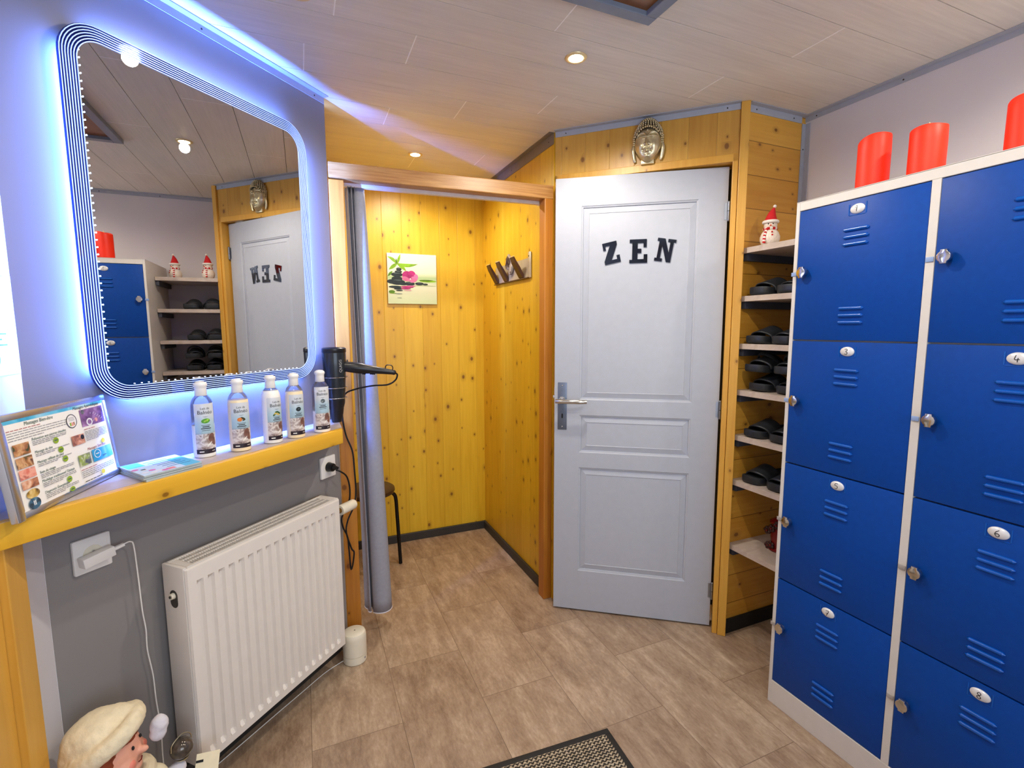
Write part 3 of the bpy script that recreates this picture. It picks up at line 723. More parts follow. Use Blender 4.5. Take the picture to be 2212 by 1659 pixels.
# ---- framed price list leaning on the shelf
BL, BR = Vector((-0.520, 1.211, SZ)), Vector((-0.452, 1.536, SZ))
fw = (BR - BL).length; frot = math.atan2(BR.y - BL.y, BR.x - BL.x); tilt = math.atan2(0.024, 0.206); fh = 0.2075
fr = thing('poster_frame', 'silver snap frame with massage price list leaning on the shelf', 'frame', BL + Vector((0, 0, 0.001)), rot=(-tilt, 0, frot))
b = MB(); bw = 0.014
for x0, x1, z0, z1 in ((0, fw, 0, bw), (0, fw, fh-bw, fh), (0, bw, bw, fh-bw), (fw-bw, fw, bw, fh-bw)): b.box(x0, x1, -0.006, 0.004, z0, z1, 0.003)
b.build('frame_rails', M['alu'], fr)
b = MB(); b.box(0.004, fw-0.004, 0.004, 0.006, 0.004, fh-0.004); b.build('back_panel', M['trim'], fr, smooth=False)
b = MB(); b.box(-0.016, 0.004, -0.012, 0.004, -0.0005, fh, 0.003); b.build('side_rail', M['alu'], fr)
ink = dict(paper=0, grey=1, red=2, green=3, blue=4, lime=5, yellow=6, purple=7, skin=8, spa=9, gold=10, night=11, sea=12, dark=13, pink=14, garden=15, white=16)
pm = [M['paper'], M['textgrey'], M['textred'], M['textgreen'], M['textblue'], M['lime'], M['yellow'], photo_mat('print_purple_picture', [(84, 46, 84), (128, 84, 130), (176, 132, 178)], 40), photo_mat('print_skin_picture', [(120, 66, 44), (206, 140, 104), (236, 200, 172)], 50, 3), photo_mat('print_spa_picture', [(60, 70, 30), (170, 110, 66), (214, 170, 120), (90, 44, 24)], 50, 7), photo_mat('print_gold_picture', [(96, 70, 24), (196, 156, 74), (228, 206, 140)], 50, 5), photo_mat('print_night_picture', [(24, 28, 40), (60, 110, 140), (190, 214, 226)], 40, 2), photo_mat('print_sea_picture', [(30, 150, 200), (90, 190, 226), (190, 226, 240)], 12, 4), M['ink'], photo_mat('print_pink_picture', [(220, 120, 100), (236, 170, 150), (170, 70, 60)], 50, 9), photo_mat('print_garden_picture', [(40, 46, 40), (120, 120, 110), (150, 170, 50), (220, 216, 206)], 60, 6), M['white']]
b = MB(); y1 = -0.0042
pw0, pw1, ph0, ph1 = bw*0.7, fw-bw*0.7, bw*0.7, fh-bw*0.7
b.flat([(pw0, y1, ph0), (pw1, y1, ph0), (pw1, y1, ph1), (pw0, y1, ph1)], 0)
UX = lambda u: pw0 + u*(pw1-pw0)
UZ = lambda v: ph1 - v*(ph1-ph0)
lay = [0]
def R_(u0, v0, u1, v1, m):
    lay[0] += 1; y = y1 - 0.0003 - 0.00001*lay[0]
    b.flat([(UX(u0), y, UZ(v1)), (UX(u1), y, UZ(v1)), (UX(u1), y, UZ(v0)), (UX(u0), y, UZ(v0))], ink[m])
def O_(u, v, ru, rv, m, n=24):
    lay[0] += 1; y = y1 - 0.0003 - 0.00001*lay[0]
    b.flat([(UX(u) + ru*(pw1-pw0)*math.cos(2*PI*k/n), y, UZ(v) + rv*(ph1-ph0)*math.sin(2*PI*k/n)) for k in range(n)], ink[m])
def T_(txt, u, v, size, m, align='LEFT', shear=0.2):
    b.text(txt, size, Matrix.Translation((UX(u), y1-0.0006, UZ(v))) @ Matrix.Rotation(PI/2, 4, 'X'), ink[m], 0.00005, align, shear=shear)
def L_(u, v, w, n, m='grey', dv=0.018, h=0.0085):
    random.seed(int(u*1000+v*777))
    for k in range(n):
        x = u; end = u + w*(1.0 if k < n-1 else 0.55)
        while x < end:
            q = min(end, x + random.uniform(0.02, 0.055)); R_(x, v + k*dv, q, v + k*dv + h, m); x = q + 0.006
R_(0.0, 0.0, 1.0, 0.055, 'sea')
T_('Massages Bien-être', 0.17, 0.085, 0.0105, 'green'); T_('Massages Ayurvédiques', 0.64, 0.05, 0.0098, 'dark')
L_(0.02, 0.125, 0.52, 1, 'red'); L_(0.02, 0.15, 0.54, 4, 'grey', 0.026)
R_(0.70, 0.085, 0.97, 0.30, 'purple'); O_(0.735, 0.115, 0.02, 0.028, 'garden'); O_(0.79, 0.255, 0.035, 0.048, 'white'); O_(0.79, 0.255, 0.022, 0.03, 'purple'); O_(0.87, 0.25, 0.018, 0.026, 'pink')
for k in range(14): O_(0.82 + (k*37 % 13)*0.010, 0.15 + (k*53 % 11)*0.011, 0.004, 0.005, 'white', 8)
O_(0.60, 0.19, 0.055, 0.085, 'dark'); O_(0.60, 0.19, 0.048, 0.076, 'white'); 
for k in range(3): R_(0.57, 0.145 + 0.016*k, 0.63, 0.151 + 0.016*k, 'grey')
R_(0.575, 0.205, 0.59, 0.245, 'lime'); R_(0.593, 0.205, 0.608, 0.25, 'pink'); R_(0.611, 0.205, 0.626, 0.245, 'spa')
for v0, hd, dot in ((0.27, 'Relaxation aux pierres chaudes', (0.405, 0.355)), (0.415, 'Massage du dos', (0.43, 0.475)), (0.53, 'Massage réflexe du pied', (0.45, 0.595)), (0.645, 'Soin du visage', None), (0.745, 'Modelage traditionnel Tibétain', (0.44, 0.84)), (0.875, 'Diagnostic Énergétique', (0.445, 0.985))):
    T_(hd, 0.20, v0, 0.0080, 'green'); L_(0.20, v0+0.022, 0.32, 3 if v0 < 0.3 or v0 > 0.64 else 2)
    if dot:
        O_(dot[0], min(dot[1], 0.965), 0.026, 0.036 if dot[1] < 0.95 else 0.03, 'lime'); R_(dot[0]-0.016, min(dot[1], .965)-0.008, dot[0]+0.016, min(dot[1], .965)+0.006, 'green')
for k, (v0, v1, m) in enumerate(((0.275, 0.40, 'spa'), (0.42, 0.535, 'spa'), (0.55, 0.655, 'pink'), (0.67, 0.76, 'skin'))): R_(0.03, v0, 0.165, v1, m)
O_(0.10, 0.825, 0.055, 0.05, 'gold'); O_(0.095, 0.93, 0.05, 0.062, 'night'); R_(0.085, 0.90, 0.092, 0.95, 'white'); R_(0.098, 0.90, 0.105, 0.95, 'white')
R_(0.55, 0.37, 0.685, 0.49, 'skin'); O_(0.665, 0.41, 0.02, 0.03, 'dark')
L_(0.70, 0.33, 0.24, 1, 'red'); L_(0.70, 0.36, 0.26, 7); O_(0.885, 0.535, 0.022, 0.032, 'yellow')
T_('Massages Sen-Bao', 0.695, 0.585, 0.0094, 'red'); R_(0.57, 0.62, 0.70, 0.76, 'garden'); R_(0.725, 0.61, 0.965, 0.765, 'sea')
O_(0.785, 0.675, 0.04, 0.055, 'white'); O_(0.785, 0.675, 0.033, 0.047, 'sea'); R_(0.765, 0.668, 0.805, 0.680, 'white'); O_(0.86, 0.72, 0.03, 0.006, 'night', 10); O_(0.845, 0.735, 0.015, 0.005, 'night', 10)
L_(0.57, 0.80, 0.34, 1, 'red'); L_(0.57, 0.825, 0.38, 4, 'grey', 0.022); O_(0.80, 0.92, 0.022, 0.03, 'yellow'); L_(0.58, 0.95, 0.36, 1, 'dark'); L_(0.35, 0.985, 0.45, 1, 'blue', h=0.007)
b.build('printed_sheet', pm, fr, smooth=False)

# ---- brochures lying on the shelf
def brochure(i, label, dz, da, top=False):
    q = [Vector(lw(0.766, 0.022, 0)), Vector(lw(0.737, 0.172, 0)), Vector(lw(0.880, 0.176, 0)), Vector(lw(0.905, 0.030, 0))]
    c = sum(q, Vector()) / 4
    t = thing('brochure', label, 'brochure', (c.x, c.y, SZ + 0.0004 + dz), 0.0, 'brochures on the shelf')
    Q = [(Matrix.Rotation(da, 3, 'Z') @ (p - c)) for p in q]
    b = MB(); b.prism([(p.x, p.y) for p in Q], 0, 0.0046, 2, 0, bev=0.0006)
    b.build('pages', M['brochedge'], t, smooth=False)
    b = MB()
    def at(u, v, z):   # u along the shelf, v out of it
        p = Q[0].lerp(Q[3], u).lerp(Q[1].lerp(Q[2], u), v); return (p.x, p.y, z)
    z = 0.0048
    b.flat([at(0.005,.005,z), at(.005,.995,z), at(.995,.995,z), at(.995,.005,z)], 0)
    if top:
        def rect(u0, v0, u1, v1, m, k): b.flat([at(u0,v0,z+.0001*k), at(u0,v1,z+.0001*k), at(u1,v1,z+.0001*k), at(u1,v0,z+.0001*k)], m)
        rect(.70, .25, .99, .99, 4, 1); rect(.02, .02, .30, .35, 4, 1)
        for k in range(6): rect(.34 + .03*k, .14 + k*.12, .34 + .03*k + .42, .17 + k*.12, 1, 2)
        for k, (u, v) in enumerate(((.06,.5),(.16,.62),(.1,.8),(.24,.74),(.3,.86),(.2,.9),(.38,.92))):
            b.flat([at(u + .06*math.cos(a*PI/5), v + .05*math.sin(a*PI/5), z+.0003+.00002*k) for a in range(10)], 2 if k % 3 else 3)
        rect(.42, .84, .56, .96, 5, 3); rect(.12, .55, .2, .62, 6, 4)
    b.build('cover', [M['paleblue'], M['textblue'], M['white'], M['orchidl'], M['skyblue'], M['blush'], M['textgreen']], t, smooth=False)
brochure(0, 'lowest brochure of the pale blue stack on the shelf', 0.0, 0.03)
brochure(1, 'middle brochure of the pale blue stack on the shelf', 0.0056, -0.02)
brochure(2, 'pale blue brochure with flower print lying topmost on the stack', 0.0112, 0.0, True)

# ---- hair dryer hanging in its wire holder at the wall end
HX, HY = 0.112, 2.035
hd = thing('hair_dryer', 'black hair dryer with curled cord standing nozzle down in wire holder', 'hair dryer', (HX, HY, 0))
b = MB()
b.lathe([(0.0, 1.100), (0.0335, 1.1005), (0.036, 1.115), (0.0395, 1.17), (0.0430, 1.235), (0.0445, 1.285), (0.0435, 1.290), (0.0, 1.290)], 40, sy=0.95)
b.build('shell', M['gunmetal'], hd)
MB().lathe([(0.0, 1.287), (0.0440, 1.287), (0.0458, 1.290), (0.0452, 1.303), (0.0405, 1.3065), (0.036, 1.303), (0.0, 1.301)], 40, sy=0.95).build('intake_grille', M['black'], hd)
b = MB(); b.lathe([(0.0, 1.066), (0.028, 1.066), (0.0335, 1.085), (0.0350, 1.101), (0.0, 1.102)], 32, sy=0.95)
b.build('barrel_ring', M['black'], hd)
b = MB(); bv = None
secs = [(1.066, 0.0285, 0.0265), (1.045, 0.0260, 0.0200), (1.020, 0.0200, 0.0110), (1.0105, 0.0175, 0.0070)]
b.grid(25, 4, lambda i, j: (secs[j][1]*math.cos(2*PI*i/24) , secs[j][2]*math.sin(2*PI*i/24), secs[j][0]))
b.build('nozzle', M['black'], hd)
hp = spline([(0.030, -0.004, 1.232), (0.075, -0.010, 1.226), (0.125, -0.016, 1.218), (0.180, -0.022, 1.210), (0.222, -0.026, 1.203)], 6)
rad = [0.0185 + 0.0035*math.sin(min(1, i/ (len(hp)*0.55))*PI) - 0.0095*max(0, (i/len(hp) - 0.35)/0.65) for i in range(len(hp))]
b = MB(); b.tube(hp, rad, 18); b.ball((0.224, -0.026, 1.2025), 0.0105, 14)
for k, u in enumerate((0.105, 0.112, 0.135, 0.142, 0.149)): b.ball((u, -0.014, 1.2185 - 0.0185 - 0.0006*k), (0.004, 0.007, 0.003), 10)
b.build('handle', M['black'], hd)
b = MB(); b.box(0.0415, 0.0525, -0.004, 0.004, 1.236, 1.252, 0.0012); b.box(0.046, 0.051, -0.003, 0.003, 1.250, 1.258, 0.001); b.build('switch', M['black'], hd)
b = MB(); b.tube(spline([(0.190, -0.024, 1.216), (0.194, -0.0245, 1.230), (0.203, -0.025, 1.2335), (0.216, -0.026, 1.231), (0.221, -0.026, 1.222), (0.219, -0.026, 1.211)], 6), 0.0022, 8); b.build('hanging_loop', M['seat'], hd)
b = MB()
b.text('QUIGG', 0.0155, None, 0, 0.0002, wrap=lambda p: Vector((0.0432*math.sin(-p.y/0.0432 + 0.50), -0.0412*math.cos(-p.y/0.0432 + 0.50) - 0.0006, 1.236 + p.x)))
b.build('lettering', M['white'], hd, smooth=False)
D0 = Vector((HX, HY, 0))
cord = [(0.336, 2.010, 1.2025), (0.352, 2.02, 1.192), (0.345, 2.03, 1.168), (0.315, 2.04, 1.150), (0.255, 2.06, 1.146), (0.190, 2.085, 1.132), (0.152, 2.100, 1.112), (0.140, 2.110, 1.06), (0.1395, 2.112, 1.00), (0.150, 2.108, 0.935), (0.171, 2.100, 0.87), (0.176, 2.100, 0.79), (0.178, 2.100, 0.70), (0.168, 2.090, 0.64), (0.140, 2.085, 0.58), (0.132, 2.080, 0.53), (0.150, 2.088, 0.455), (0.160, 2.090, 0.43), (0.146, 2.09, 0.36), (0.140, 2.085, 0.45), (0.136, 2.085, 0.51), (0.120, 2.080, 0.555), (0.117, 2.080, 0.60), (0.146, 2.075, 0.66), (0.152, 2.070, 0.72), (0.142, 2.060, 0.775), (0.120, 2.045, 0.803), (0.100, 2.042, 0.815)]
b = MB(); b.tube([p - D0 for p in spline(cord, 7)], 0.0034, 8); b.build('power_cord', M['cord'], hd)
pl = lw(1.523, 0, 0.820); nv = Vector((R2, -R2, 0))
b = MB(); b.cyl(pl + nv*0.010 - D0, pl + nv*0.034 - D0, 0.0195, 0.0165, 20); b.cyl(pl + nv*0.034 - D0, pl + nv*0.052 + Vector((.006, .003, -.003)) - D0, 0.010, 0.006, 14); b.build('plug', M['black'], hd)
# wire holder
wh = thing('dryer_holder', 'chrome wire ring holder fixed at the wall end around the hair dryer', 'holder', (HX, HY, 0))
for z, r in ((1.191, 0.0475), (1.150, 0.0445), (1.109, 0.0415)):
    b = MB(); b.tube([(r*math.cos(2*PI*k/40), r*0.97*math.sin(2*PI*k/40), z) for k in range(40)], 0.0016, 8, closed=True); b.build('ring', M['chrome'], wh)
b = MB()
for k, a in enumerate((1.9, 2.5)):
    b.tube([(0.0485*math.cos(a), 0.0485*math.sin(a), 1.193), (0.0425*math.cos(a), 0.0425*math.sin(a), 1.107)], 0.0016, 8)
b.box(-0.012, 0.012, 0.046, 0.053, 1.104, 1.198, 0.001)
b.build('bracket', M['chrome'], wh)

# ---- wall sockets
def socket(label, s, z):
    t = thing('wall_socket', label, 'socket', lw(s, 0, z), A45, 'white wall sockets')
    b = MB(); b.prism(rrect(0.082, 0.088, 0.004, 4), -0.0105, -0.0004, 1, 0, bev=0.0025); b.build('cover_plate', M['white'], t)
    b = MB(); b.lathe([(0.0, -0.0112), (0.0185, -0.0110), (0.0195, -0.0113), (0.0215, -0.0116), (0.0222, -0.0106), (0.0, -0.0102)], 36, axis=1); b.build('socket_well', M['cream'], t)
    b = MB(); b.cyl((0, -0.0112, 0.008), (0, -0.0150, 0.008), 0.0024, seg=10); b.build('earth_pin', M['chrome'], t)
    for x in (-0.0095, 0.0095):
        b = MB(); b.cyl((x, -0.0110, 0), (x, -0.0117, 0), 0.0026, seg=10); b.build('pin_hole', M['ink'], t)
socket('white wall socket with black plug, right end below the shelf', 1.523, 0.820)
socket('white wall socket with white charger plugged in, left below the shelf', 0.697, 0.819)
# ---- charger with cable
ch = thing('phone_charger', 'white charger block in the left socket with long white cable', 'charger', lw(0.697, 0, 0.819), A45)
b = MB(); b.T = Matrix.Translation((0.004, -0.030, -0.004)) @ Matrix.Rotation(-0.12, 4, 'Y'); b.box(-0.040, 0.030, -0.012, 0.0155, -0.0135, 0.0125, 0.003); b.build('adapter', M['white'], ch)
b = MB(); b.T = Matrix.Translation((0.004, -0.030, -0.004)) @ Matrix.Rotation(-0.12, 4, 'Y'); b.box(0.0305, 0.056, -0.005, 0.005, -0.004, 0.004, 0.0015); b.build('usb_plug', M['white'], ch)
O = lw(0.697, 0, 0.819)
def toL(p): q = Matrix.Rotation(-A45, 3, 'Z') @ (Vector(p) - O); return q
cab = [lw(0.757, 0.031, 0.823), lw(0.772, 0.030, 0.822), lw(0.780, 0.028, 0.805), lw(0.785, 0.025, 0.72), lw(0.788, 0.024, 0.62), lw(0.793, 0.023, 0.56), lw(0.792, 0.023, 0.50), lw(0.800, 0.023, 0.42), lw(0.802, 0.023, 0.34), lw(0.808, 0.022, 0.25), lw(0.806, 0.022, 0.15), lw(0.812, 0.024, 0.06), lw(0.85, 0.035, 0.008)]
flo = [(-0.36, 1.62, .003), (-0.233, 1.739, .003), (-0.145, 1.822, .003), (-0.064, 1.897, .003), (0.017, 1.972, .003), (0.075, 2.010, .003), (0.094, 2.016, 0.006)]
b = MB(); b.tube([toL(p) for p in spline([tuple(p) for p in cab] + flo, 7)], 0.0017, 8); b.build('cable', M['white'], ch)

# ---- aroma diffuser on the floor
df_ = thing('aroma_diffuser', 'small white cylindrical diffuser on the floor beside the radiator', 'diffuser', (0.141, 2.015, 0.0))
MB().lathe([(0.0, 0.0005), (0.045, 0.0005), (0.0475, 0.004), (0.0475, 0.034), (0.0, 0.034)], 44).build('base', M['cream'], df_)
MB().lathe([(0.0, 0.0345), (0.0465, 0.0345), (0.0478, 0.036), (0.0478, 0.108), (0.0468, 0.118), (0.043, 0.1265), (0.035, 0.131), (0.0, 0.133)], 44).build('lid', M['cream'], df_)
b = MB(); b.lathe([(0.0, 0.1335), (0.0028, 0.1335), (0.003, 0.1315), (0.0, 0.1315)], 12, (0.002, -0.004, 0)); b.build('mist_hole', M['ink'], df_)
b = MB(); b.cyl((0.036, -0.0300, 0.020), (0.0372, -0.0310, 0.020), 0.004, seg=12); b.build('button', M['textgrey'], df_)

# ================================================================== RADIATOR
ra = thing('radiator', 'white ribbed panel radiator on the wall below the mirror shelf', 'radiator', lw(0, 0, 0), A45)
s0, s1, zb, zt, dF, dB = 0.849, 1.456, 0.117, 0.722, 0.120, 0.026
ng = 17; m0 = 0.022; pg = (s1 - s0 - 2*m0) / ng
def sec(x):   # groove depth profile 0..1 along one pitch
    f = x % 1.0
    if f < 0.20: return 0.0
    if f < 0.32: return (f - 0.20) / 0.12
    if f < 0.68: return 1.0
    if f < 0.80: return (0.80 - f) / 0.12
    return 0.0
fx = [0.0, 0.20, 0.32, 0.68, 0.80]
xs = [0.0, 0.004, 0.010]
for k in range(ng): xs += [m0 + (k + f) * pg for f in fx]
xs += [m0 + ng*pg, (s1-s0) - 0.010, (s1-s0) - 0.004, (s1-s0)]
zs = [zb, zb+0.004, zb+0.010, zb+0.026, zb+0.027, zb+0.040, zb+0.041] + [zb+0.10, zb+0.3] + [zt-0.085, zt-0.056, zt-0.044, zt-0.043, zt-0.010, zt-0.004, zt]
def hz(z):
    if z < zb+0.026: return 0.0
    if z < zb+0.040: return (z - zb - 0.026) / 0.014
    if z > zt-0.0435: return 0.0
    if z > zt-0.056: return (zt-0.044 - z) / 0.012
    return 1.0
b = MB()
def rp(i, j):
    x, z = xs[i], zs[j]
    g = sec((x - m0)/pg + 1e-7) if m0 <= x <= (s1-s0)-m0 else 0.0
    ed = min(x, s1-s0-x); e = 0.0 if ed > 0.008 else (0.006 if ed < 0.001 else 0.0)
    ez = min(z - zb, zt - z); e = max(e, 0.006 if ez < 0.001 else 0.0)
    return (s0 + x, -(dF - 0.0105*g*max(0, min(1, hz(z))) - e), z)
b.grid(len(xs), len(zs), rp)
b.build('front_panel', M['radi'], ra, angle=12)
b = MB(); b.box(s0+0.004, s1-0.004, -(dF-0.012), -(dF-0.022), zb+0.004, zt-0.01); b.box(s0+0.004, s1-0.004, -(dB+0.016), -dB, zb+0.004, zt-0.01)
b.box(s0+0.02, s1-0.02, -(dF-0.021), -(dB+0.015), zb+0.03, zt-0.018, mat=1)
b.build('convector_core', [M['radi'], M['radidark']], ra, smooth=False)
for nm, xa, xb in (('side_cover', s0-0.002, s0+0.010), ('side_cover', s1-0.010, s1+0.002)):
    b = MB(); b.box(xa, xb, -(dF-0.008), -(dB-0.003), zb+0.002, zt+0.003, 0.003)
    if xa < 1: b.T = Matrix.Translation((xa-0.0004, -0.066, 0.628)); b.prism(rrect(0.030, 0.052, 0.0149, 8), -0.0004, 0.0006, 0, 1)  # dark oval plate stands in for a shaded hole
    b.build(nm, [M['radi'], M['radidark']], ra)
b = MB(); b.cyl((s0+0.002, -0.066, 0.638), (s0-0.012, -0.066, 0.638), 0.0095, 0.008, 16); b.cyl((s0-0.012, -0.066, 0.638), (s0-0.014, -0.066, 0.638), 0.004, seg=10, mat=1); b.build('vent_plug', [M['cream'], M['radidark']], ra)
b = MB(); tz = zt + 0.0005
b.box(s0+0.010, s1-0.010, -(dF-0.008), -(dF-0.018), tz-0.010, tz+0.0025, 0.001); b.box(s0+0.010, s1-0.010, -(dB+0.010), -dB, tz-0.010, tz+0.0025, 0.001)
b.box(s0+0.010, s0+0.030, -(dF-0.018), -(dB+0.010), tz-0.006, tz+0.002, 0.001); b.box(s1-0.030, s1-0.010, -(dF-0.018), -(dB+0.010), tz-0.006, tz+0.002, 0.001)
nsl = 78
for k in range(nsl):
    x = s0 + 0.032 + (s1 - s0 - 0.064) * k / (nsl-1)
    b.box(x-0.0008, x+0.0008, -(dF-0.018), -(dB+0.010), tz-0.007, tz+0.0015)
for f in (0.33, 0.66):
    yy = -(dB+0.010) - (dF-dB-0.028)*f; b.box(s0+0.030, s1-0.030, yy-0.0022, yy+0.0022, tz-0.006, tz+0.0018)
b.build('top_grille', M['radi'], ra, smooth=False)
b = MB(); b.lathe([(0.0, s1+0.030), (0.0195, s1+0.030), (0.0205, s1+0.034), (0.0205, s1+0.060), (0.0190, s1+0.061), (0.0190, s1+0.063), (0.0205, s1+0.064), (0.0200, s1+0.108), (0.0180, s1+0.113), (0.0, s1+0.114)], 32, (0, -0.092, 0.660), axis=0); b.build('thermostat_head', M['cream'], ra)
b = MB(); b.cyl((s1-0.004, -0.092, 0.660), (s1+0.030, -0.092, 0.660), 0.011, seg=16); b.cyl((s1+0.014, -0.092, 0.660), (s1+0.014, -0.045, 0.660), 0.009, seg=14); b.build('valve_body', M['gold'], ra); b = MB(); b.cyl((s1-0.05, -0.02, 0.716), (s1+0.005, -0.02, 0.716), 0.008, seg=14); b.build('pipe_fitting', M['gold'], ra)
for x in (s0+0.10, s1-0.10):
    b = MB(); b.box(x-0.012, x+0.012, -(dB+0.001), -0.0005, zt-0.16, zt-0.08); b.build('wall_bracket', M['radi'], ra, smooth=False)

# ================================================================== CABIN: CURTAIN, STOOL, PICTURE, HOOKS
cu = thing('curtain_rail', 'white curtain rail under the wooden header beam of the cabin', 'curtain rail', (0.19, 2.216, 0))
a = math.atan2(-0.042, 0.985); cu.rotation_euler = (0, 0, a)
b = MB(); b.box(0.0, 0.885, -0.010, 0.012, 1.9655, 1.985, 0.002); b.build('rail', M['track'], cu, smooth=False)
b = MB(); b.box(0.885, 0.890, -0.012, 0.014, 1.962, 1.988, 0.001); b.build('end_cap', M['white'], cu, smooth=False)
# curtain: a gathered sheet of folds
ct = thing('curtain', 'grey cloth curtain gathered at the left of the cabin opening', 'curtain', (0.19, 2.235, 0))
nz, nx = 34, 150
def cpt(i, j):
    u = i/(nx-1); v = j/(nz-1); z = 1.968 - v*(1.968 - 0.085)
    wid = 0.078 + 0.030*v
    ph = u*PI*2*4.5
    amp = 0.024 + 0.014*v
    x = 0.004 + 0.020*v + wid*u*0.8 + 0.006*math.sin(ph*2 + 0.5)*(0.4+v)
    y = amp*math.sin(ph + 0.6*math.sin(v*2.2)) - 0.012*math.sin(3*v + u*4) + 0.006*mnoise.noise((u*6, v*5, 1.0))
    # the outermost fold hangs as a rounded roll
    if u > 0.72:
        k = (u - 0.72)/0.28; ang = -2.0 + k*4.6; R = 0.022 + 0.024*v**0.8
        cx = 0.060 + 0.032*v; cy = -0.004 - 0.014*v
        x2 = cx + R*math.sin(ang); y2 = cy - R*math.cos(ang)
        w = min(1, k*5); x = x*(1-w) + x2*w; y = y*(1-w) + y2*w
    z += 0.006*mnoise.noise((u*9, 3.0, 0)) * v
    return (x, y, z)
b = MB(); b.grid(nx, nz, cpt)
o = b.build('drape', M['curtain'], ct, angle=80)
md = o.modifiers.new('thick', 'SOLIDIFY'); md.thickness = 0.0016
b = MB(); b.tube([cpt(i, nz-1) for i in range(0, nx, 2)], 0.0032, 6); b.build('hem', M['coat'], ct)

st = thing('stool', 'dark round stool with black tube legs half hidden by the curtain', 'stool', (0.305, 2.78, 0))
MB().lathe([(0.0, 0.452), (0.128, 0.452), (0.140, 0.458), (0.145, 0.468), (0.143, 0.480), (0.132, 0.487), (0.0, 0.489)], 48).build('seat', M['seat'], st)
for k in range(4):
    an = 0.06 + k*PI/2; c, s_ = math.cos(an), math.sin(an)
    b = MB(); b.tube(spline([(0.055*c, 0.055*s_, 0.443), (0.115*c, 0.115*s_, 0.442), (0.143*c, 0.143*s_, 0.425), (0.152*c, 0.152*s_, 0.39), (0.156*c, 0.156*s_, 0.30), (0.168*c, 0.168*s_, 0.003)], 6), 0.0105, 12)
    b.build('leg', M['blackmetal'], st)
b = MB(); b.lathe([(0.0, 0.440), (0.09, 0.440), (0.09, 0.4515), (0.0, 0.4515)], 32); b.build('seat_plate', M['blackmetal'], st)

pc = thing('canvas_picture', 'square canvas print of stacked stones and pink orchid over water on the cabin wall', 'picture', (0.4945, 3.0895, 1.5315))
PW = 0.305
MB().box(0, PW, -0.0145, -0.0004, 0, PW, 0.0012).build('canvas', M['canvasedge'], pc)
b = MB(); yl = [-0.0147]
def sh_(pts, m):
    yl[0] -= 0.00004
    b.flat([(x*PW, yl[0], (1-z)*PW) for x, z in pts], m)
sh_([(0.003, 0.003), (0.997, 0.003), (0.997, 0.997), (0.003, 0.997)], 0)
def el(x, z, rx, rz, m, r=0.0): sh_(ellipse(x, z, rx, rz, 26, r), m)
def blade(x0, z0, x1, z1, w, m, bend=0.0):
    n = 10; L = []; Rr = []; dx, dz = x1-x0, z1-z0; ln = math.hypot(dx, dz); nx_, nz_ = -dz/ln, dx/ln
    for k in range(n+1):
        t = k/n; px_, pz_ = x0+dx*t + nx_*bend*math.sin(PI*t), z0+dz*t + nz_*bend*math.sin(PI*t); ww = w*math.sin(PI*min(1, t*0.9+0.1))
        L.append((px_+nx_*ww, pz_+nz_*ww)); Rr.append((px_-nx_*ww, pz_-nz_*ww))
    q = L + Rr[::-1]; sh_([(min(.995, max(.005, x)), min(.995, max(.005, z))) for x, z in q], m)
el(0.82, 0.535, 0.175, 0.022, 3); el(0.78, 0.52, 0.15, 0.014, 4); el(0.70, 0.60, 0.29, 0.006, 7); el(0.75, 0.63, 0.24, 0.004, 4)
blade(0.20, 0.21, 0.005, 0.07, 0.030, 3, 0.02); blade(0.20, 0.21, 0.27, 0.01, 0.025, 3); blade(0.20, 0.21, 0.62, 0.20, 0.035, 3, 0.03); blade(0.20, 0.20, 0.03, 0.33, 0.035, 3); blade(0.20, 0.20, 0.38, 0.35, 0.035, 3, -0.01); blade(0.19, 0.21, 0.18, 0.10, 0.015, 4); blade(0.10, 0.36, 0.005, 0.46, 0.025, 4)
el(0.09, 0.56, 0.10, 0.045, 1); el(0.20, 0.57, 0.15, 0.055, 1); el(0.19, 0.50, 0.11, 0.045, 1); el(0.19, 0.42, 0.115, 0.045, 1); el(0.22, 0.365, 0.075, 0.028, 1); el(0.23, 0.315, 0.055, 0.035, 1)
for x, z, rx in ((0.19, 0.395, 0.07), (0.23, 0.30, 0.03), (0.22, 0.355, 0.04), (0.2, 0.53, 0.08)): el(x, z, rx, 0.006, 2)
el(0.31, 0.60, 0.10, 0.030, 1); el(0.44, 0.595, 0.105, 0.040, 1); el(0.64, 0.59, 0.09, 0.030, 1); el(0.76, 0.60, 0.055, 0.018, 1); el(0.44, 0.575, 0.06, 0.006, 2); el(0.64, 0.575, 0.05, 0.005, 2)
el(0.39, 0.43, 0.095, 0.085, 5, 0.3); el(0.48, 0.42, 0.085, 0.085, 5); el(0.36, 0.50, 0.075, 0.045, 6, 0.3); el(0.51, 0.51, 0.085, 0.060, 6, -0.2); el(0.45, 0.48, 0.03, 0.035, 5); el(0.43, 0.52, 0.04, 0.025, 6); el(0.455, 0.50, 0.014, 0.016, 7); el(0.57, 0.46, 0.045, 0.06, 6)
el(0.15, 0.665, 0.13, 0.024, 1); el(0.21, 0.70, 0.09, 0.018, 1); el(0.23, 0.735, 0.07, 0.012, 1); el(0.22, 0.80, 0.07, 0.006, 2); el(0.23, 0.88, 0.05, 0.004, 2)
el(0.39, 0.66, 0.13, 0.020, 5); el(0.36, 0.695, 0.10, 0.014, 5); el(0.47, 0.64, 0.09, 0.010, 6); el(0.40, 0.73, 0.08, 0.006, 6); el(0.08, 0.76, 0.06, 0.03, 4); el(0.10, 0.79, 0.07, 0.006, 3)
b.build('print', [M['canvas'], M['stone'], M['stonehi'], M['leaf'], M['leafd'], M['orchid'], M['orchidl'], M['white']], pc, smooth=False)

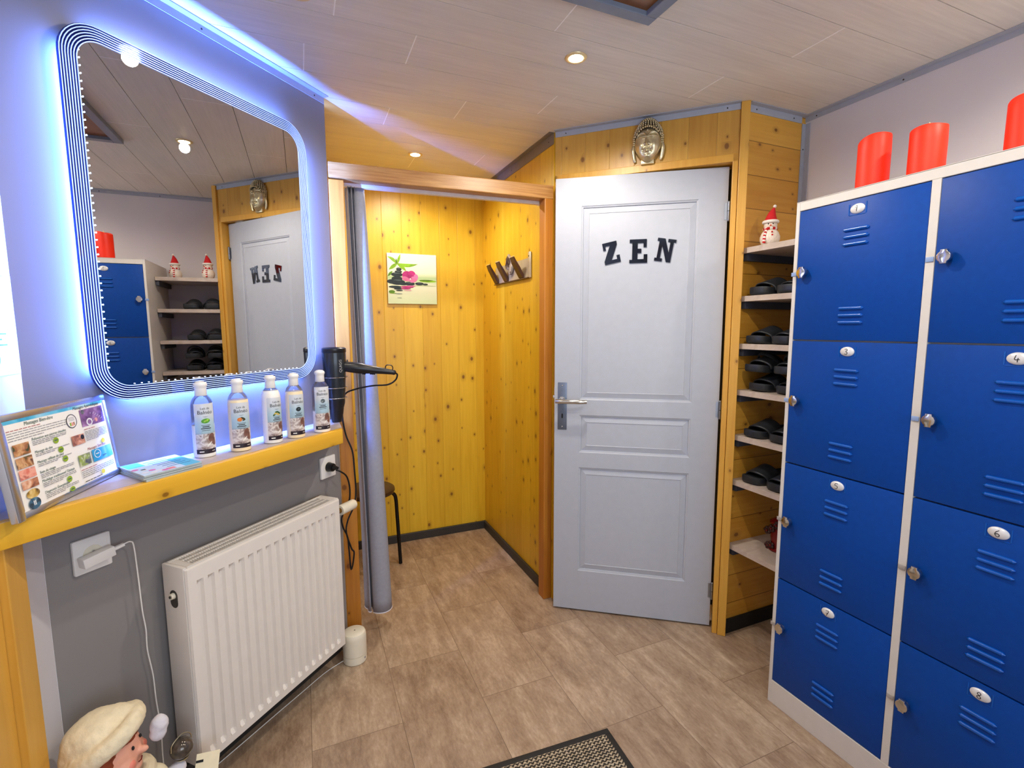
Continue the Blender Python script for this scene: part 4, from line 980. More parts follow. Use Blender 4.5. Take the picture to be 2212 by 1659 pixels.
hk = thing('wall_hanging_rack', 'wall coat rack with three dark wooden hooks and horse ornament on the cabin side wall', 'coat rack', (1.1145, 2.60, 1.70))
b = MB(); b.prism([(-0.001, -0.055), (-0.007, -0.055), (-0.004, 0.045), (-0.001, 0.045)], -0.245, 0.245, 1, 0)
b.box(-0.016, -0.001, -0.245, 0.245, -0.060, -0.0545, 0.001, 1)
b.build('back_plate', [M['hookplate'], M['hookwood']], hk, smooth=False)
b = MB(); b.box(-0.012, -0.0005, -0.262, -0.236, -0.060, 0.075, 0.005); b.cyl((-0.012, -0.249, 0.052), (-0.0132, -0.249, 0.052), 0.004, seg=10, mat=1); b.build('end_bracket', [M['hookplate'], M['silverdark']], hk)
for yc in (0.205, 0.055, -0.155):
    b = MB()
    pr = [(-0.007, -0.054), (-0.007, -0.036), (-0.030, 0.004), (-0.052, 0.036), (-0.064, 0.056), (-0.070, 0.054), (-0.060, 0.026), (-0.038, -0.014), (-0.016, -0.052)]
    b.prism(pr, yc-0.024, yc+0.024, 1, 0)
    b.prism([(-0.0705, 0.0545), (-0.0635, 0.0565), (-0.064, 0.061), (-0.071, 0.058)], yc-0.024, yc+0.024, 1, 1)
    b.build('hook', [M['hookwood'], M['hookend']], hk, smooth=False)
b = MB()   # carved horse head ornament between the hooks
b.prism([(0.010 + 0.040*math.cos(2*PI*k/26) - 0.004*math.sin(4*PI*k/26), 0.050 + 0.043*math.sin(2*PI*k/26) + 0.004*math.cos(8*PI*k/26)) for k in range(26)], -0.020, -0.0095, 0, 0, bev=0.003)
b.prism(ellipse(-0.022, 0.010, 0.019, 0.034, 20, 0.45), -0.023, -0.0095, 0, 0, bev=0.003)
for k in range(9):
    y0_, z0_ = 0.040 - 0.007*k, 0.086 - 0.004*abs(k-3)
    b.tube(spline([(-0.0212, y0_, z0_), (-0.0225, y0_ - 0.008, z0_ - 0.022), (-0.0225, y0_ + 0.003, z0_ - 0.040), (-0.0212, y0_ - 0.005, z0_ - 0.058)], 4), 0.0013, 6, 1)
b.ball((-0.0215, -0.008, 0.038), (0.003, 0.006, 0.005), 10, 1); b.ball((-0.0235, -0.030, -0.008), (0.003, 0.004, 0.003), 10, 1)
b.build('horse_ornament', [M['hookplate'], M['hookwood']], hk)

# ================================================================== FACE MASK ABOVE THE DOOR
fm_ = thing('face_mask', 'silver serene face mask with beaded hair hung above the white door', 'wall ornament', (1.605 - R2*0.273, 1.605 + R2*0.273, 2.172), -A45)
fm_.location = Vector((1.605 - R2*0.273, 1.605 + R2*0.273, 2.172)) + Vector((-R2, -R2, 0)) * 0.001
FWD, FH = 0.0565, 0.0795       # half sizes of the face oval
def g2(x, z, cx, cz, sx, sz): return math.exp(-((x-cx)/sx)**2 - ((z-cz)/sz)**2)
def fdepth(x, z):
    zz = z + 0.012
    h_ = FH if zz < 0 else 0.072
    wv = FWD * (1.0 if zz > -0.01 else 1.0 - 0.30*((-zz-0.01)/(FH-0.01))**1.6)
    r2 = (x/wv)**2 + (zz/h_)**2
    if r2 >= 1: return None
    d = 0.040*math.sqrt(1-r2)**0.8 + 0.004
    ax = abs(x)
    d += 0.0125*math.exp(-(x/0.0048)**2) * (max(0, min(1, (0.028 - z)/0.05)) if z > -0.022 else math.exp(-((z+0.022)/0.004)**2))      # nose ridge
    d += 0.0045*(g2(ax, z, 0.0085, -0.020, 0.0042, 0.005))                                     # nostrils
    rb = math.hypot(ax-0.0245, z-0.010)
    if z > 0.004: d += 0.0036*math.exp(-((rb-0.0205)/0.0019)**2) * min(1, (z-0.004)/0.006)            # brows
    d -= 0.0050*g2(ax, z, 0.021, 0.020, 0.016, 0.009)                                            # eye sockets
    d += 0.0072*g2(ax, z, 0.022, 0.013, 0.0125, 0.0068)                                           # lids
    lid = 0.0085 - 0.0025*math.cos((ax-0.022)/0.014*PI/2)
    if abs(ax-0.022) < 0.015: d -= 0.0036*math.exp(-((z-lid)/0.0015)**2)                       # closed eye line
    d += 0.0042*g2(ax, z, 0.028, -0.024, 0.014, 0.016)                                           # cheeks
    d += 0.0062*g2(x, z, 0, -0.0385, 0.0105, 0.0040)*(1 - 0.35*math.exp(-(x/0.003)**2))           # upper lip
    d += 0.0066*g2(x, z, 0, -0.0480, 0.0085, 0.0042)                                               # lower lip
    d -= 0.0044*math.exp(-((z+0.0433 - 0.10*ax*ax*100)/0.0014)**2)*(1 if ax < 0.017 else 0)         # mouth line
    d -= 0.0040*g2(ax, z, 0.018, -0.043, 0.004, 0.006)
    d += 0.0060*g2(x, z, 0, -0.068, 0.016, 0.010)                                                 # chin
    d -= 0.0018*math.exp(-(x/0.003)**2 - ((z+0.030)/0.004)**2)
    d += 0.0035*g2(x, z, 0, 0.040, 0.0032, 0.0034)                                                # forehead mark
    return d
n1, n2 = 101, 141
def fp(i, j):
    x = -0.058 + 0.116*i/(n1-1); z = -0.094 + 0.158*j/(n2-1); d = fdepth(x, z)
    return (x, -(d if d else 0.0), z)
b = MB(); b.grid(n1, n2, fp, skip=lambda i, j: all(fdepth(-0.058 + 0.116*a/(n1-1), -0.094 + 0.158*c/(n2-1)) is None for a in (i, i+1) for c in (j, j+1)))
b.build('face', M['silver'], fm_, angle=180)
b = MB()    # hair cap: a broad dome that rises to a soft peak
CAPP = [(0.018, 0.0605, 0.020), (0.034, 0.0590, 0.032), (0.048, 0.0540, 0.038), (0.060, 0.0465, 0.039), (0.070, 0.0395, 0.037), (0.079, 0.0320, 0.033), (0.087, 0.0220, 0.025), (0.092, 0.0130, 0.016), (0.095, 0.0, 0.0)]   # z, half width, depth
def capat(z):
    for (z0, w0, d0), (z1, w1, d1) in zip(CAPP, CAPP[1:]):
        if z0 <= z <= z1:
            k = (z-z0)/(z1-z0); return w0 + (w1-w0)*k, d0 + (d1-d0)*k
    return CAPP[-1][1:]
b.grid(33, len(CAPP), lambda i, j: (CAPP[j][1]*math.cos(PI*i/32), -CAPP[j][2]*math.sin(PI*i/32)*0.92, CAPP[j][0]))
b.build('hair_cap', M['silverdark'], fm_, angle=60)  # cap coloured darker to put shade between the beads
b = MB()
def bead(x, y, z, r=0.0042): b.ball((x, y, z), r, 8)
z = 0.020; row = 0
while z < 0.092:
    wv, dv = capat(z); n = max(3, int(PI*(wv+dv)/2/0.0098))
    for k in range(n+1):
        a = PI*(k + 0.5*(row % 2))/(n + 0.5); x, y = wv*math.cos(a), -dv*math.sin(a)
        hl_ = 0.052 - 12.0*x*x      # hairline on the forehead
        if z > hl_ or abs(x) > 0.052: bead(x, y - 0.0016, z)
    z += 0.0078; row += 1
for k in range(13):
    x = -0.052 + 0.104*k/12; zz = 0.0500 - 11.0*x*x; wv, dv = capat(max(0.019, zz)); y = -max(0.012, 0.043*math.sqrt(max(0, 1-(x/0.058)**2)))
    bead(x, y - 0.002, zz, 0.0044)
for sgn in (-1, 1):
    for k in range(5): bead(sgn*(0.0575 - 0.0002*k), -0.015, 0.022 - k*0.0082, 0.0042); bead(sgn*(0.0620 - 0.0002*k), -0.008, 0.018 - k*0.0082, 0.0042)
b.build('beaded_curls', M['silver'], fm_, angle=180)
for sgn in (-1, 1):
    b = MB(); b.tube(spline([(sgn*0.0600, -0.010, -0.012), (sgn*0.0625, -0.012, -0.03), (sgn*0.0600, -0.010, -0.052), (sgn*0.0560, -0.009, -0.070), (sgn*0.0520, -0.008, -0.080)], 5), [0.004 + 0.002*math.sin(k/20*PI) for k in range(21)], 10, flat=1.3)
    b.build('ear', M['silver'], fm_)
b = MB(); b.box(-0.029, 0.027, -0.016, 0.0, -0.094, -0.072, 0.003); b.build('neck_base', M['silver'], fm_)

# ================================================================== LOCKERS
LX, LY = 1.530, 1.169
lk = thing('locker_cabinet', 'light grey metal locker cabinet with eight numbered blue doors', 'locker', (LX, LY, 0))
b = MB(); LWD, LD, LH = 0.785, 0.50, 1.7875
b.box(0.020, LD, -LWD, 0, 0.0, LH-0.002)                        # carcass
b.box(0.0, 0.0205, -0.0125, 0.0, 0.0, LH, 0.0015); b.box(0.0, 0.0205, -LWD, -LWD+0.0125, 0.0, LH, 0.0015)
b.box(0.0, 0.0205, -LWD+0.012, -0.012, 1.758, LH, 0.0015); b.box(0.0, 0.0205, -LWD+0.012, -0.012, 0.0, 0.0885, 0.0015)
b.box(0.0004, 0.0205, -0.403, -0.3825, 0.0885, 1.758)
b.box(0.0, LD, -LWD, 0, LH-0.0025, LH)
b.build('carcass', M['lframe'], lk, smooth=False)
rows = [(1.3372, 1.7560), (0.9140, 1.3325), (0.4875, 0.9092), (0.0905, 0.4828)]
cols = [(-0.3812, -0.0135), (-0.7715, -0.4040)]
rows = [(1.3372, 1.7560), (0.9135, 1.3325), (0.4875, 0.9090), (0.0905, 0.4830)]
num = 0
def stroke(b, pts, r, mat):   # handwriting
    b.tube(pts, r, 6, mat)
DIG = {'1': [[(-.25, .2), (0.1, .5), (0.0, -.5)]], '2': [[(-.3, .3), (0, .5), (.3, .25), (-.3, -.5), (.35, -.45)]], '3': [[(-.3, .4), (.1, .5), (.25, .25), (-.05, .05), (.3, -.2), (.05, -.5), (-.35, -.4)]],
       '4': [[(-.15, .5), (-.3, -.1), (.35, -.1)], [(.15, .12), (.05, -.5)]], '5': [[(.3, .5), (-.2, .48), (-.25, .1), (.15, .1), (.3, -.2), (0.0, -.5), (-.35, -.4)]],
       '6': [[(.2, .5), (-.2, .2), (-.3, -.2), (0, -.5), (.3, -.25), (.05, 0), (-.25, -.15)]], '7': [[(-.3, .45), (.35, .5), (-.1, -.5)], [(-.2, 0), (.3, .05)]],
       '8': [[(.05, .0), (-.25, .25), (0, .5), (.25, .3), (-.05, .0), (-.3, -.25), (0, -.5), (.28, -.25), (.05, .0)]]}
names = {0: 'top', 1: 'second', 2: 'third', 3: 'bottom'}
for r_, (za, zb2) in enumerate(rows):
    for c_, (ya, yb) in enumerate(cols):
        nn_ = str(2*r_ + c_ + 1); yc = (ya + yb)/2
        b = MB(); b.box(0.0012, 0.0195, ya, yb, za, zb2, 0.0018)
        d = b.build('door', M['blue'], lk, label='blue locker door numbered ' + nn_)
        for grp, zz in ((0, zb2 - 0.087), (1, za + 0.098)):
            for k in range(3):
                z = zz - k*0.0215
                bb = MB(); n = 14; hl = 0.038; rad_ = []
                pts = []
                for q in range(n+1):
                    u = -1 + 2*q/n; pts.append((0.0, yc + u*hl, z)); e = 1 - abs(u)
                    rad_.append(max(0.0008, 0.0052*min(1, math.sqrt(max(0, e*9)))))
                bb.tube(pts, rad_, 12, flat=1.0)
                bb.build('vent_louver', M['bluelouver'], d)
        bb = MB(); zk = za + 0.2175 if r_ else za + 0.219
        yk = ya + (yb - ya) - 0.0265
        bb.cyl((0.0012, yk, zk), (-0.007, yk, zk), 0.0115, 0.0105, 20)
        hx = [(0.0075, 0.0185), (0.0082, 0.0130), (0.0125, 0.0098), (0.0155, 0.0035), (0.0155, -0.0035), (0.0125, -0.0095), (0.0082, -0.0125), (0.0075, -0.0180)]; hx = hx + [(-x, z) for x, z in hx[::-1]]
        bb.prism([(yk + p[0], zk + p[1]) for p in hx], -0.0185, -0.007, 0, 0, bev=0.0018)
        bb.build('lock_knob', M['knob'], d)
        bb = MB(); zp = zb2 - 0.029
        bb.lathe([(0.0, 0.0065), (0.010, 0.0060), (0.017, 0.0043), (0.0205, 0.0020), (0.0212, 0.0), (0.0, 0.0)], 36, axis=0)
        for v in bb.bm.verts: v.co = Vector((-v.co.x + 0.0012, yc + v.co.y, zp + v.co.z*0.70))
        for strk in DIG[nn_]:
            P = spline([(-0.0048, yc - p[0]*0.014, zp + p[1]*0.0165) for p in strk], 4)
            P = [(0.0012 - 0.0066*math.sqrt(max(0.05, 1 - ((q.y-yc)/0.0215)**2 - ((q.z-zp)/0.0150)**2))*0.98 - 0.0002, q.y, q.z) for q in P]
            stroke(bb, P, 0.00085, 1)
        bb.build('number_plate', [M['plate'], M['ink']], d)
        bb = MB(); bb.box(0.0003, 0.0012, yc-0.026, yc-0.023, zp-0.016, zp+0.016); bb.box(0.0003, 0.0012, yc+0.023, yc+0.026, zp-0.016, zp+0.016); bb.box(0.0003, 0.0012, yc-0.023, yc+0.023, zp-0.018, zp-0.0165)
        bb.build('card_slot', M['bluelouver'], d, smooth=False)
        bb = MB(); yt = yb + 0.0005 if True else 0
        y0t = 0.004 if c_ == 0 else -0.3835
        bb.box(-0.0022, 0.0, y0t - 0.0185, y0t, zk - 0.0085 + 0.0, zk + 0.0045, 0.001)
        bb.build('latch_tab', M['tab'] if r_ < 2 else M['tabgrey'], lk)

# ---- red candles on the lockers
for (cx, cy, rr_, hh, lb) in ((1.587, 0.972, 0.0415, 0.146, 'red wax candle on the lockers, nearest the snowmen shelf'), (1.587, 0.834, 0.0415, 0.128, 'red wax candle in the middle of the locker top'), (1.587, 0.628, 0.0415, 0.114, 'red wax candle on the lockers farthest from the snowmen shelf')):
    t = thing('pillar_candle', lb, 'candle', (cx, cy, LH + 0.0004), group='red candles on the lockers')
    b = MB(); n = 48
    def wall_h(a): return hh + 0.007*math.sin(a*1 + cy*9) + 0.004*math.sin(2*a + 1)
    def cw(i, j):
        a = 2*PI*i/n; w_ = wall_h(a)
        seq = [(0.002, 0.0), (rr_, 0.0), (rr_, 0.25), (rr_*(1+0.012*math.sin(5*a)), 0.7), (rr_*0.99, 0.97), (rr_*0.95, 1.0), (rr_*0.86, 0.985), (rr_*0.80, None), (0.002, None)]
        r_, f = seq[j]
        z = (hh - 0.020) if f is None else f*w_
        return (r_*math.cos(a), r_*math.sin(a), z)
    b.grid(n+1, 9, cw); bmesh.ops.remove_doubles(b.bm, verts=b.bm.verts, dist=1e-5); bmesh.ops.recalc_face_normals(b.bm, faces=b.bm.faces)
    b.build('wax', M['candle'], t, angle=50)
    b = MB(); b.lathe([(0.0, hh-0.020), (0.004, hh-0.019), (0.0058, hh-0.010), (0.0045, hh-0.001), (0.0015, hh+0.009), (0.0, hh+0.012)], 16); b.build('flame_tip', M['flame'], t)

# ================================================================== SHOE SHELVES IN THE NICHE
SHZ = [1.705, 1.508, 1.310, 1.113, 0.917, 0.718, 0.425]
what = ['grey niche shelf carrying the two snowmen, topmost', 'grey niche shelf with black slippers right below the snowmen shelf', 'third grey niche shelf from the top with black slippers', 'fourth grey niche shelf, the one with stacked slippers', 'fifth grey niche shelf from the top with black slippers', 'grey niche shelf just above the lowest one, with slippers', 'lowest grey niche shelf with red lantern and dark flowers']
for z, w in zip(SHZ, what):
    t = thing('shoe_shelf', w, 'shelf', (1.70, 1.172, z), group='grey shelves in the niche')
    MB().box(0.0, 0.3385, 0.0, 0.367, -0.0225, 0.0, 0.0008).build('board', M['laminate'], t, smooth=False)
    b = MB(); b.box(0.012, 0.330, 0.346, 0.3665, -0.052, -0.0228, 0.001); b.box(0.013, 0.016, 0.345, 0.3455, -0.044, -0.032); b.build('batten', M['bracket'], t, smooth=False)
    MB().box(0.012, 0.330, 0.0005, 0.018, -0.052, -0.0228, 0.001).build('batten', M['bracket'], t, smooth=False)

# ---- slippers
def foot_outline(L, sc=1.0):
    pts = [(-0.000, 0.030), (0.004, 0.042), (0.022, 0.047), (0.060, 0.047), (0.110, 0.040), (0.170, 0.036), (0.220, 0.036), (0.252, 0.030), (0.266, 0.014), (0.268, 0.0), (0.266, -0.014), (0.252, -0.030), (0.220, -0.034), (0.170, -0.031), (0.110, -0.038), (0.060, -0.044), (0.022, -0.040), (0.004, -0.026), (-0.002, -0.004), (-0.003, 0.014)]
    return [(x*L/0.268, y*sc) for x, y in spl2(pts)]
def spl2(pts):
    P = pts; n = len(P); out = []
    for i in range(n):
        p0, p1, p2, p3 = (Vector(P[(i+k-1) % n]) for k in range(4))
        for k in range(3):
            t = k/3; q = 0.5*((2*p1) + (p2-p0)*t + (2*p0-5*p1+4*p2-p3)*t*t + (3*p1-p0-3*p2+p3)*t**3); out.append((q.x, q.y))
    return out
def slipper(loc, rz, label, mirror=1, strapup=False, rx=0.0):
    t = thing('slipper', label, 'slipper', loc, rot=(rx, 0, rz), group='black slippers on the niche shelves')
    L = 0.255; o = [(x, y*mirror) for x, y in foot_outline(L)]
    if mirror < 0: o = o[::-1]
    b = MB(); bm = b.bm; rings = []
    lev = [(0.94, 0.0), (0.99, 0.003), (1.0, 0.008), (1.0, 0.016), (1.005, 0.022), (0.985, 0.028), (0.93, 0.029), (0.90, 0.0235)]
    cx = L/2
    for sc, z in lev:
        rings.append([bm.verts.new((cx + (x-cx)*(1 - (1-sc)*0.45), y*sc, z + 0.010*max(0, (x/L - 0.55))*(1 if z > 0.01 else 0) + (0.006*max(0, 1 - x/0.05) if z > 0.0 else 0.004*max(0, 1 - x/0.05)))) for x, y in o])
    nf = []
    for A, B in zip(rings, rings[1:]):
        for k in range(len(A)): nf.append(bm.faces.new((A[k], A[(k+1) % len(A)], B[(k+1) % len(A)], B[k])))
    nf.append(bm.faces.new(rings[0])); nf.append(bm.faces.new(rings[-1])); bmesh.ops.recalc_face_normals(bm, faces=nf)
    b.build('sole', M['rubber'], t, angle=40)
    b = MB(); nA, nB = 22, 9
    def sp(i, j, off=0.0):
        a = PI*i/(nA-1); v = j/(nB-1); x = 0.034 + 0.082*v + 0.008*math.cos(2*a)
        w_ = 0.049 - 0.003*v; hgt = 0.030 + 0.024*v
        return (x - 0.004*math.sin(a), (w_ + off)*math.cos(a)*mirror, 0.016 + (hgt + off)*math.sin(a)**0.8)
    b.grid(nA, nB, sp)
    o_ = b.build('strap', M['rubber'], t, angle=60); md = o_.modifiers.new('thick', 'SOLIDIFY'); md.thickness = 0.0055; md.offset = 1
    if strapup:
        b = MB(); b.tube([(0.110 - 0.055*math.sin(PI*k/16), 0.047*math.cos(PI*k/16), 0.026 + 0.052*math.sin(PI*k/16)) for k in range(17)], 0.005, 8, flat=1.6); b.build('heel_strap', M['rubber'], t)
ordn = {1: 'second', 2: 'third', 3: 'fourth', 4: 'fifth', 5: 'sixth'}
for si, ys, xo in ((1, (1.462, 1.350), 0.012), (2, (1.466, 1.360), 0.012), (4, (1.452, 1.345), 0.010), (5, (1.450, 1.345), 0.012)):
    slipper((1.70 + xo, ys[0], SHZ[si] + 0.0006), random.uniform(-0.04, 0.05), 'black rubber slipper on the %s niche shelf from the top, nearer the plank wall' % ordn[si], 1)
    slipper((1.70 + xo + 0.004, ys[1], SHZ[si] + 0.0006), random.uniform(-0.05, 0.03), 'black rubber slipper on the %s niche shelf from the top, nearer the lockers' % ordn[si], -1)
slipper((1.722, 1.448, SHZ[3] + 0.0006), 0.02, 'lower black slipper of the stack on the fourth niche shelf, plank wall side', 1)
slipper((1.730, 1.340, SHZ[3] + 0.0006), -0.02, 'lower black slipper of the stack on the fourth niche shelf, locker side', -1)
slipper((1.706, 1.460, SHZ[3] + 0.0790), 0.0, 'upper black slipper of the stack on the fourth niche shelf, plank wall side', 1, True)
slipper((1.712, 1.340, SHZ[3] + 0.0790), 0.0, 'upper black slipper of the stack on the fourth niche shelf, locker side', -1, True)

# ---- snowmen
def snowman(x, y, rz, label):
    t = thing('snowman', label, 'snowman', (x, y, SHZ[0] + 0.0005), rz, 'glitter snowmen on the top niche shelf')
    MB().lathe([(0.0, 0.0), (0.024, 0.0), (0.031, 0.007), (0.0365, 0.022), (0.0365, 0.035), (0.031, 0.050), (0.022, 0.061), (0.016, 0.066), (0.0, 0.067)], 36).build('body', M['snow'], t)
    b = MB(); b.ball((0, 0, 0.079), (0.0245, 0.0245, 0.0225), 24); b.build('head', M['snow'], t)
    b = MB(); b.tube([(0.0245*math.cos(2*PI*k/28), 0.0245*math.sin(2*PI*k/28), 0.0925) for k in range(28)], 0.0068, 10, closed=True); b.build('hat_brim', M['white'], t)
    b = MB(); P = spline([(0, 0, 0.092), (0.001, 0.001, 0.108), (0.003, 0.002, 0.124), (0.007, 0.003, 0.138), (0.011, 0.004, 0.150)], 4); b.tube(P, [0.0235*(1 - k/(len(P)-1))**0.9 + 0.0022 for k in range(len(P))], 20); b.build('hat', M['redhat'], t)
    b = MB(); b.ball((0.012, 0.004, 0.154), 0.0066, 14); b.build('pompom', M['white'], t)
    b = MB(); n = 30
    for k in range(n):
        a0_, a1_ = 2*PI*k/n, 2*PI*(k+1)/n
        b.tube([(0.0215*math.cos(a0_), 0.0215*math.sin(a0_), 0.0655), (0.0215*math.cos(a1_), 0.0215*math.sin(a1_), 0.0655)], 0.0058, 8, (k//2) % 2)
    for k in range(9):
        z0_, z1_ = 0.064 - k*0.0062, 0.064 - (k+1)*0.0062
        f = lambda z: 0.0235 + 0.014*math.sin(min(1, max(0, (0.066 - z)/0.045))*PI/2)
        an = -1.05
        b.tube([(-f(z0_)*0.55*1.0, -f(z0_)*0.86, z0_), (-f(z1_)*0.58, -f(z1_)*0.86, z1_)], 0.0056, 8, k % 2, flat=1.0)
    b.build('striped_scarf', [M['redhat'], M['white']], t)
    for nm, pts_, r, m in (('eye', ((-0.0085, -0.0222, 0.083), (0.0085, -0.0222, 0.083)), 0.0026, 'ink'), ('button', ((0.006, -0.0330, 0.050), (0.007, -0.0366, 0.038)), 0.0034, 'redhat')):
        for p in pts_:
            b = MB(); b.ball(p, r, 10); b.build(nm, M[m], t)
    b = MB(); b.cyl((0, -0.0235, 0.077), (0.001, -0.034, 0.0755), 0.0036, 0.001, 10); b.build('nose', mk('orange_nose', (226, 90, 50), 0.5), t)
snowman(1.755, 1.452, -0.85, 'glitter snowman with red hat on the top niche shelf, beside the plank wall')
snowman(1.836, 1.256, -0.95, 'glitter snowman with red hat on the top niche shelf, beside the lockers')

# ---- red lantern decoration on the lowest shelf
rl_ = thing('red_lantern', 'dark red lantern with brown flowers on the lowest niche shelf', 'decoration', (1.845, 1.398, SHZ[6] + 0.0005))
b = MB(); b.lathe([(0.0, 0.0), (0.040, 0.0), (0.044, 0.006), (0.030, 0.014), (0.033, 0.03), (0.036, 0.08), (0.033, 0.115), (0.040, 0.12), (0.040, 0.126), (0.018, 0.142), (0.0, 0.146)], 28); b.build('lantern_body', M['berry'], rl_)
for i, (x, y, z) in enumerate(((-0.040, 0.010, 0.085), (-0.034, 0.034, 0.068), (-0.036, 0.012, 0.010), (-0.030, 0.030, -0.0), (-0.036, -0.012, 0.105))):
    b = MB()
    for k in range(5):
        a = 2*PI*k/5; b.ball((x, y + 0.010*math.cos(a), z + 0.014 + 0.010*math.sin(a)), (0.006, 0.008, 0.008), 10)
    b.ball((x-0.004, y, z + 0.014), 0.005, 10, 1); b.build('flower', [M['darkflower'], M['berry']], rl_)
# ================================================================== FLOOR MAT
mt = thing('doormat', 'beige ribbed doormat with black rubber border on the floor', 'mat', (0.905, 1.291, 0.0), -0.06)
b = MB(); MWD, MHT = 0.60, 0.40
b.T = None
for x0, x1, y0, y1 in ((-MWD, 0, -0.022, 0), (-MWD, 0, -MHT, -MHT+0.022), (-0.022, 0, -MHT+0.022, -0.022), (-MWD, -MWD+0.022, -MHT+0.022, -0.022)): b.box(x0, x1, y0, y1, 0.0004, 0.0055, 0.0015)
b.build('rubber_border', M['matedge'], mt)
b = MB()
NXm, NYm = 150, 130
b.grid(NXm, NYm, lambda i, j: (-MWD+0.021 + (MWD-0.042)*i/(NXm-1), -MHT+0.021 + (MHT-0.042)*j/(NYm-1), 0.0068 + 0.0016*math.sin(j*1.55 + 0.9*math.sin(i*1.0))))
b.build('pile', M['pile'], mt)

# ================================================================== POSTER ON THE REAR LEFT WALL
po = thing('wall_poster', 'white poster with pink flower picture at the left picture edge', 'poster', (-0.5822, 1.433, 1.2835), -PI/2)
po.rotation_euler = (0, 0, PI/2)
b = MB(); PWD, PHT = 0.30, 0.212
def pr(u0, v0, u1, v1, m, k): b.flat([(-u1*PWD, -0.0012-0.00005*k, (1-v1)*PHT), (-u1*PWD, -0.0012-0.00005*k, (1-v0)*PHT), (-u0*PWD, -0.0012-0.00005*k, (1-v0)*PHT), (-u0*PWD, -0.0012-0.00005*k, (1-v1)*PHT)], m)
b.box(-PWD, 0, -0.0012, -0.0002, 0, PHT)
pr(0.0, 0.0, 1.0, 0.52, 1, 1)
for k, (u, v, ru, rv, m) in enumerate(((.10, .14, .10, .12, 2), (.05, .30, .05, .16, 3), (.22, .20, .12, .16, 3), (.14, .40, .16, .10, 4), (.30, .36, .14, .12, 2), (.5, .3, .2, .2, 3), (.75, .25, .2, .2, 2))):
    b.flat([(-(max(0.005, u + ru*math.cos(2*PI*q/20)))*PWD, -0.0014 - 0.00005*k, (1 - min(.515, max(.005, v + rv*math.sin(2*PI*q/20))))*PHT) for q in range(20)], m)
for k in range(3): pr(0.14 + 0.06*(k % 2), 0.58 + k*0.055, 0.7, 0.595 + k*0.055, 5, 2)
b.flat([(-(0.36 + 0.11*math.cos(2*PI*q/24))*PWD, -0.0014, (1 - (0.83 + 0.12*math.sin(2*PI*q/24)))*PHT) for q in range(24)], 6)
b.build('sheet', [M['paper'], photo_mat('poster_flower_ground', [(126, 84, 140), (190, 150, 196), (226, 200, 226)], 18), M['orchidl'], M['paper'], M['blush'], M['textblue'], mk('poster_blue_disc', (30, 120, 196), 0.5)], po, smooth=False)

# ================================================================== WINTER DOLL BESIDE THE RADIATOR
DS, DD = 0.640, 0.150
dl = thing('doll', 'winter doll in a cream fleece hat standing on the floor left of the radiator', 'doll', lw(DS, DD, 0), A45)
V = Vector((0.448, 0.894, 0)); UP = Vector((0, 0, 1)); RT = V.cross(UP)
roll = Matrix.Rotation(math.radians(-4), 3, V); SC = 0.86
F0 = (Matrix.Rotation(1.12, 3, 'Z') @ (-V)).normalized()
Rr0 = UP.cross(F0).normalized()          # doll's left hand side
F, S_, U = roll @ F0, roll @ Rr0, roll @ UP
HC = Vector((-0.020, 0.0, 0.378))
HM = Matrix((( F.x, S_.x, U.x), (F.y, S_.y, U.y), (F.z, S_.z, U.z)))
def H(f, s, u): return HC + HM @ Vector((f, s, u)) * SC
def blob(name, mat, balls, parent, voxel=0.0045, smooth=6, disp=0.0):
    b = MB()
    for c, r, rot in balls: b.ball(c, tuple(q*SC for q in r), 18, 0, rot)
    o = b.build(name, mat, parent, angle=180)
    m = o.modifiers.new('remesh', 'REMESH'); m.mode = 'VOXEL'; m.voxel_size = voxel; m.use_smooth_shade = True
    m = o.modifiers.new('smooth', 'SMOOTH'); m.iterations = smooth; m.factor = 0.5
    if disp:
        tx = bpy.data.textures.new(name, 'CLOUDS'); tx.noise_scale = 0.012
        m = o.modifiers.new('fluff', 'DISPLACE'); m.texture = tx; m.strength = disp; m.mid_level = 0.5
    return o
blob('head', M['skin'], [(H(0,0,0), (.071,.070,.074), HM), (H(.035,.030,-.022), (.036,.032,.030), HM), (H(.035,-.030,-.022), (.036,.032,.030), HM), (H(.076,0,-.006), (.017,.011,.010), HM), (H(.045,0,-.050), (.024,.026,.018), HM), (H(-.01,0,-.085), (.026,.026,.04), HM)], dl, 0.0035, 5)
for sgn in (-1, 1):
    b = MB(); b.ball(H(.0665, sgn*.0215, .020), (.003, .0030, .0052), 12, 0, HM); b.build('eye', M['ink'], dl)
    b = MB(); b.ball(H(.0635, sgn*.034, -.020), (.0060, .0125, .0115), 16, 0, HM); b.build('cheek', M['blush'], dl)
b = MB(); b.tube([H(.0690 - .3*abs(k/5-1)*.006, -.010 + .020*k/10, -.034 - .003*math.sin(PI*k/10)) for k in range(11)], 0.0013, 6); b.build('mouth', M['berry'], dl)
blob('hair', M['hair'], [(H(-.012, 0, .008), (.074,.077,.078), HM), (H(.040, .020, .052), (.032,.020,.016), HM), (H(.044, -.015, .052), (.030,.022,.017), HM), (H(.052, .012, .046), (.018,.016,.014), HM), (H(.010, .066, -.020), (.020,.014,.045), HM), (H(.010, -.066, -.020), (.022,.014,.050), HM)], dl, 0.004, 3, 0.004)
rim = []
for k in range(28):
    a = 2*PI*k/28; rim.append((H(-.004 + .076*math.cos(a), .080*math.sin(a), .054 + .034*math.cos(a)), (.021,.021,.027), HM))
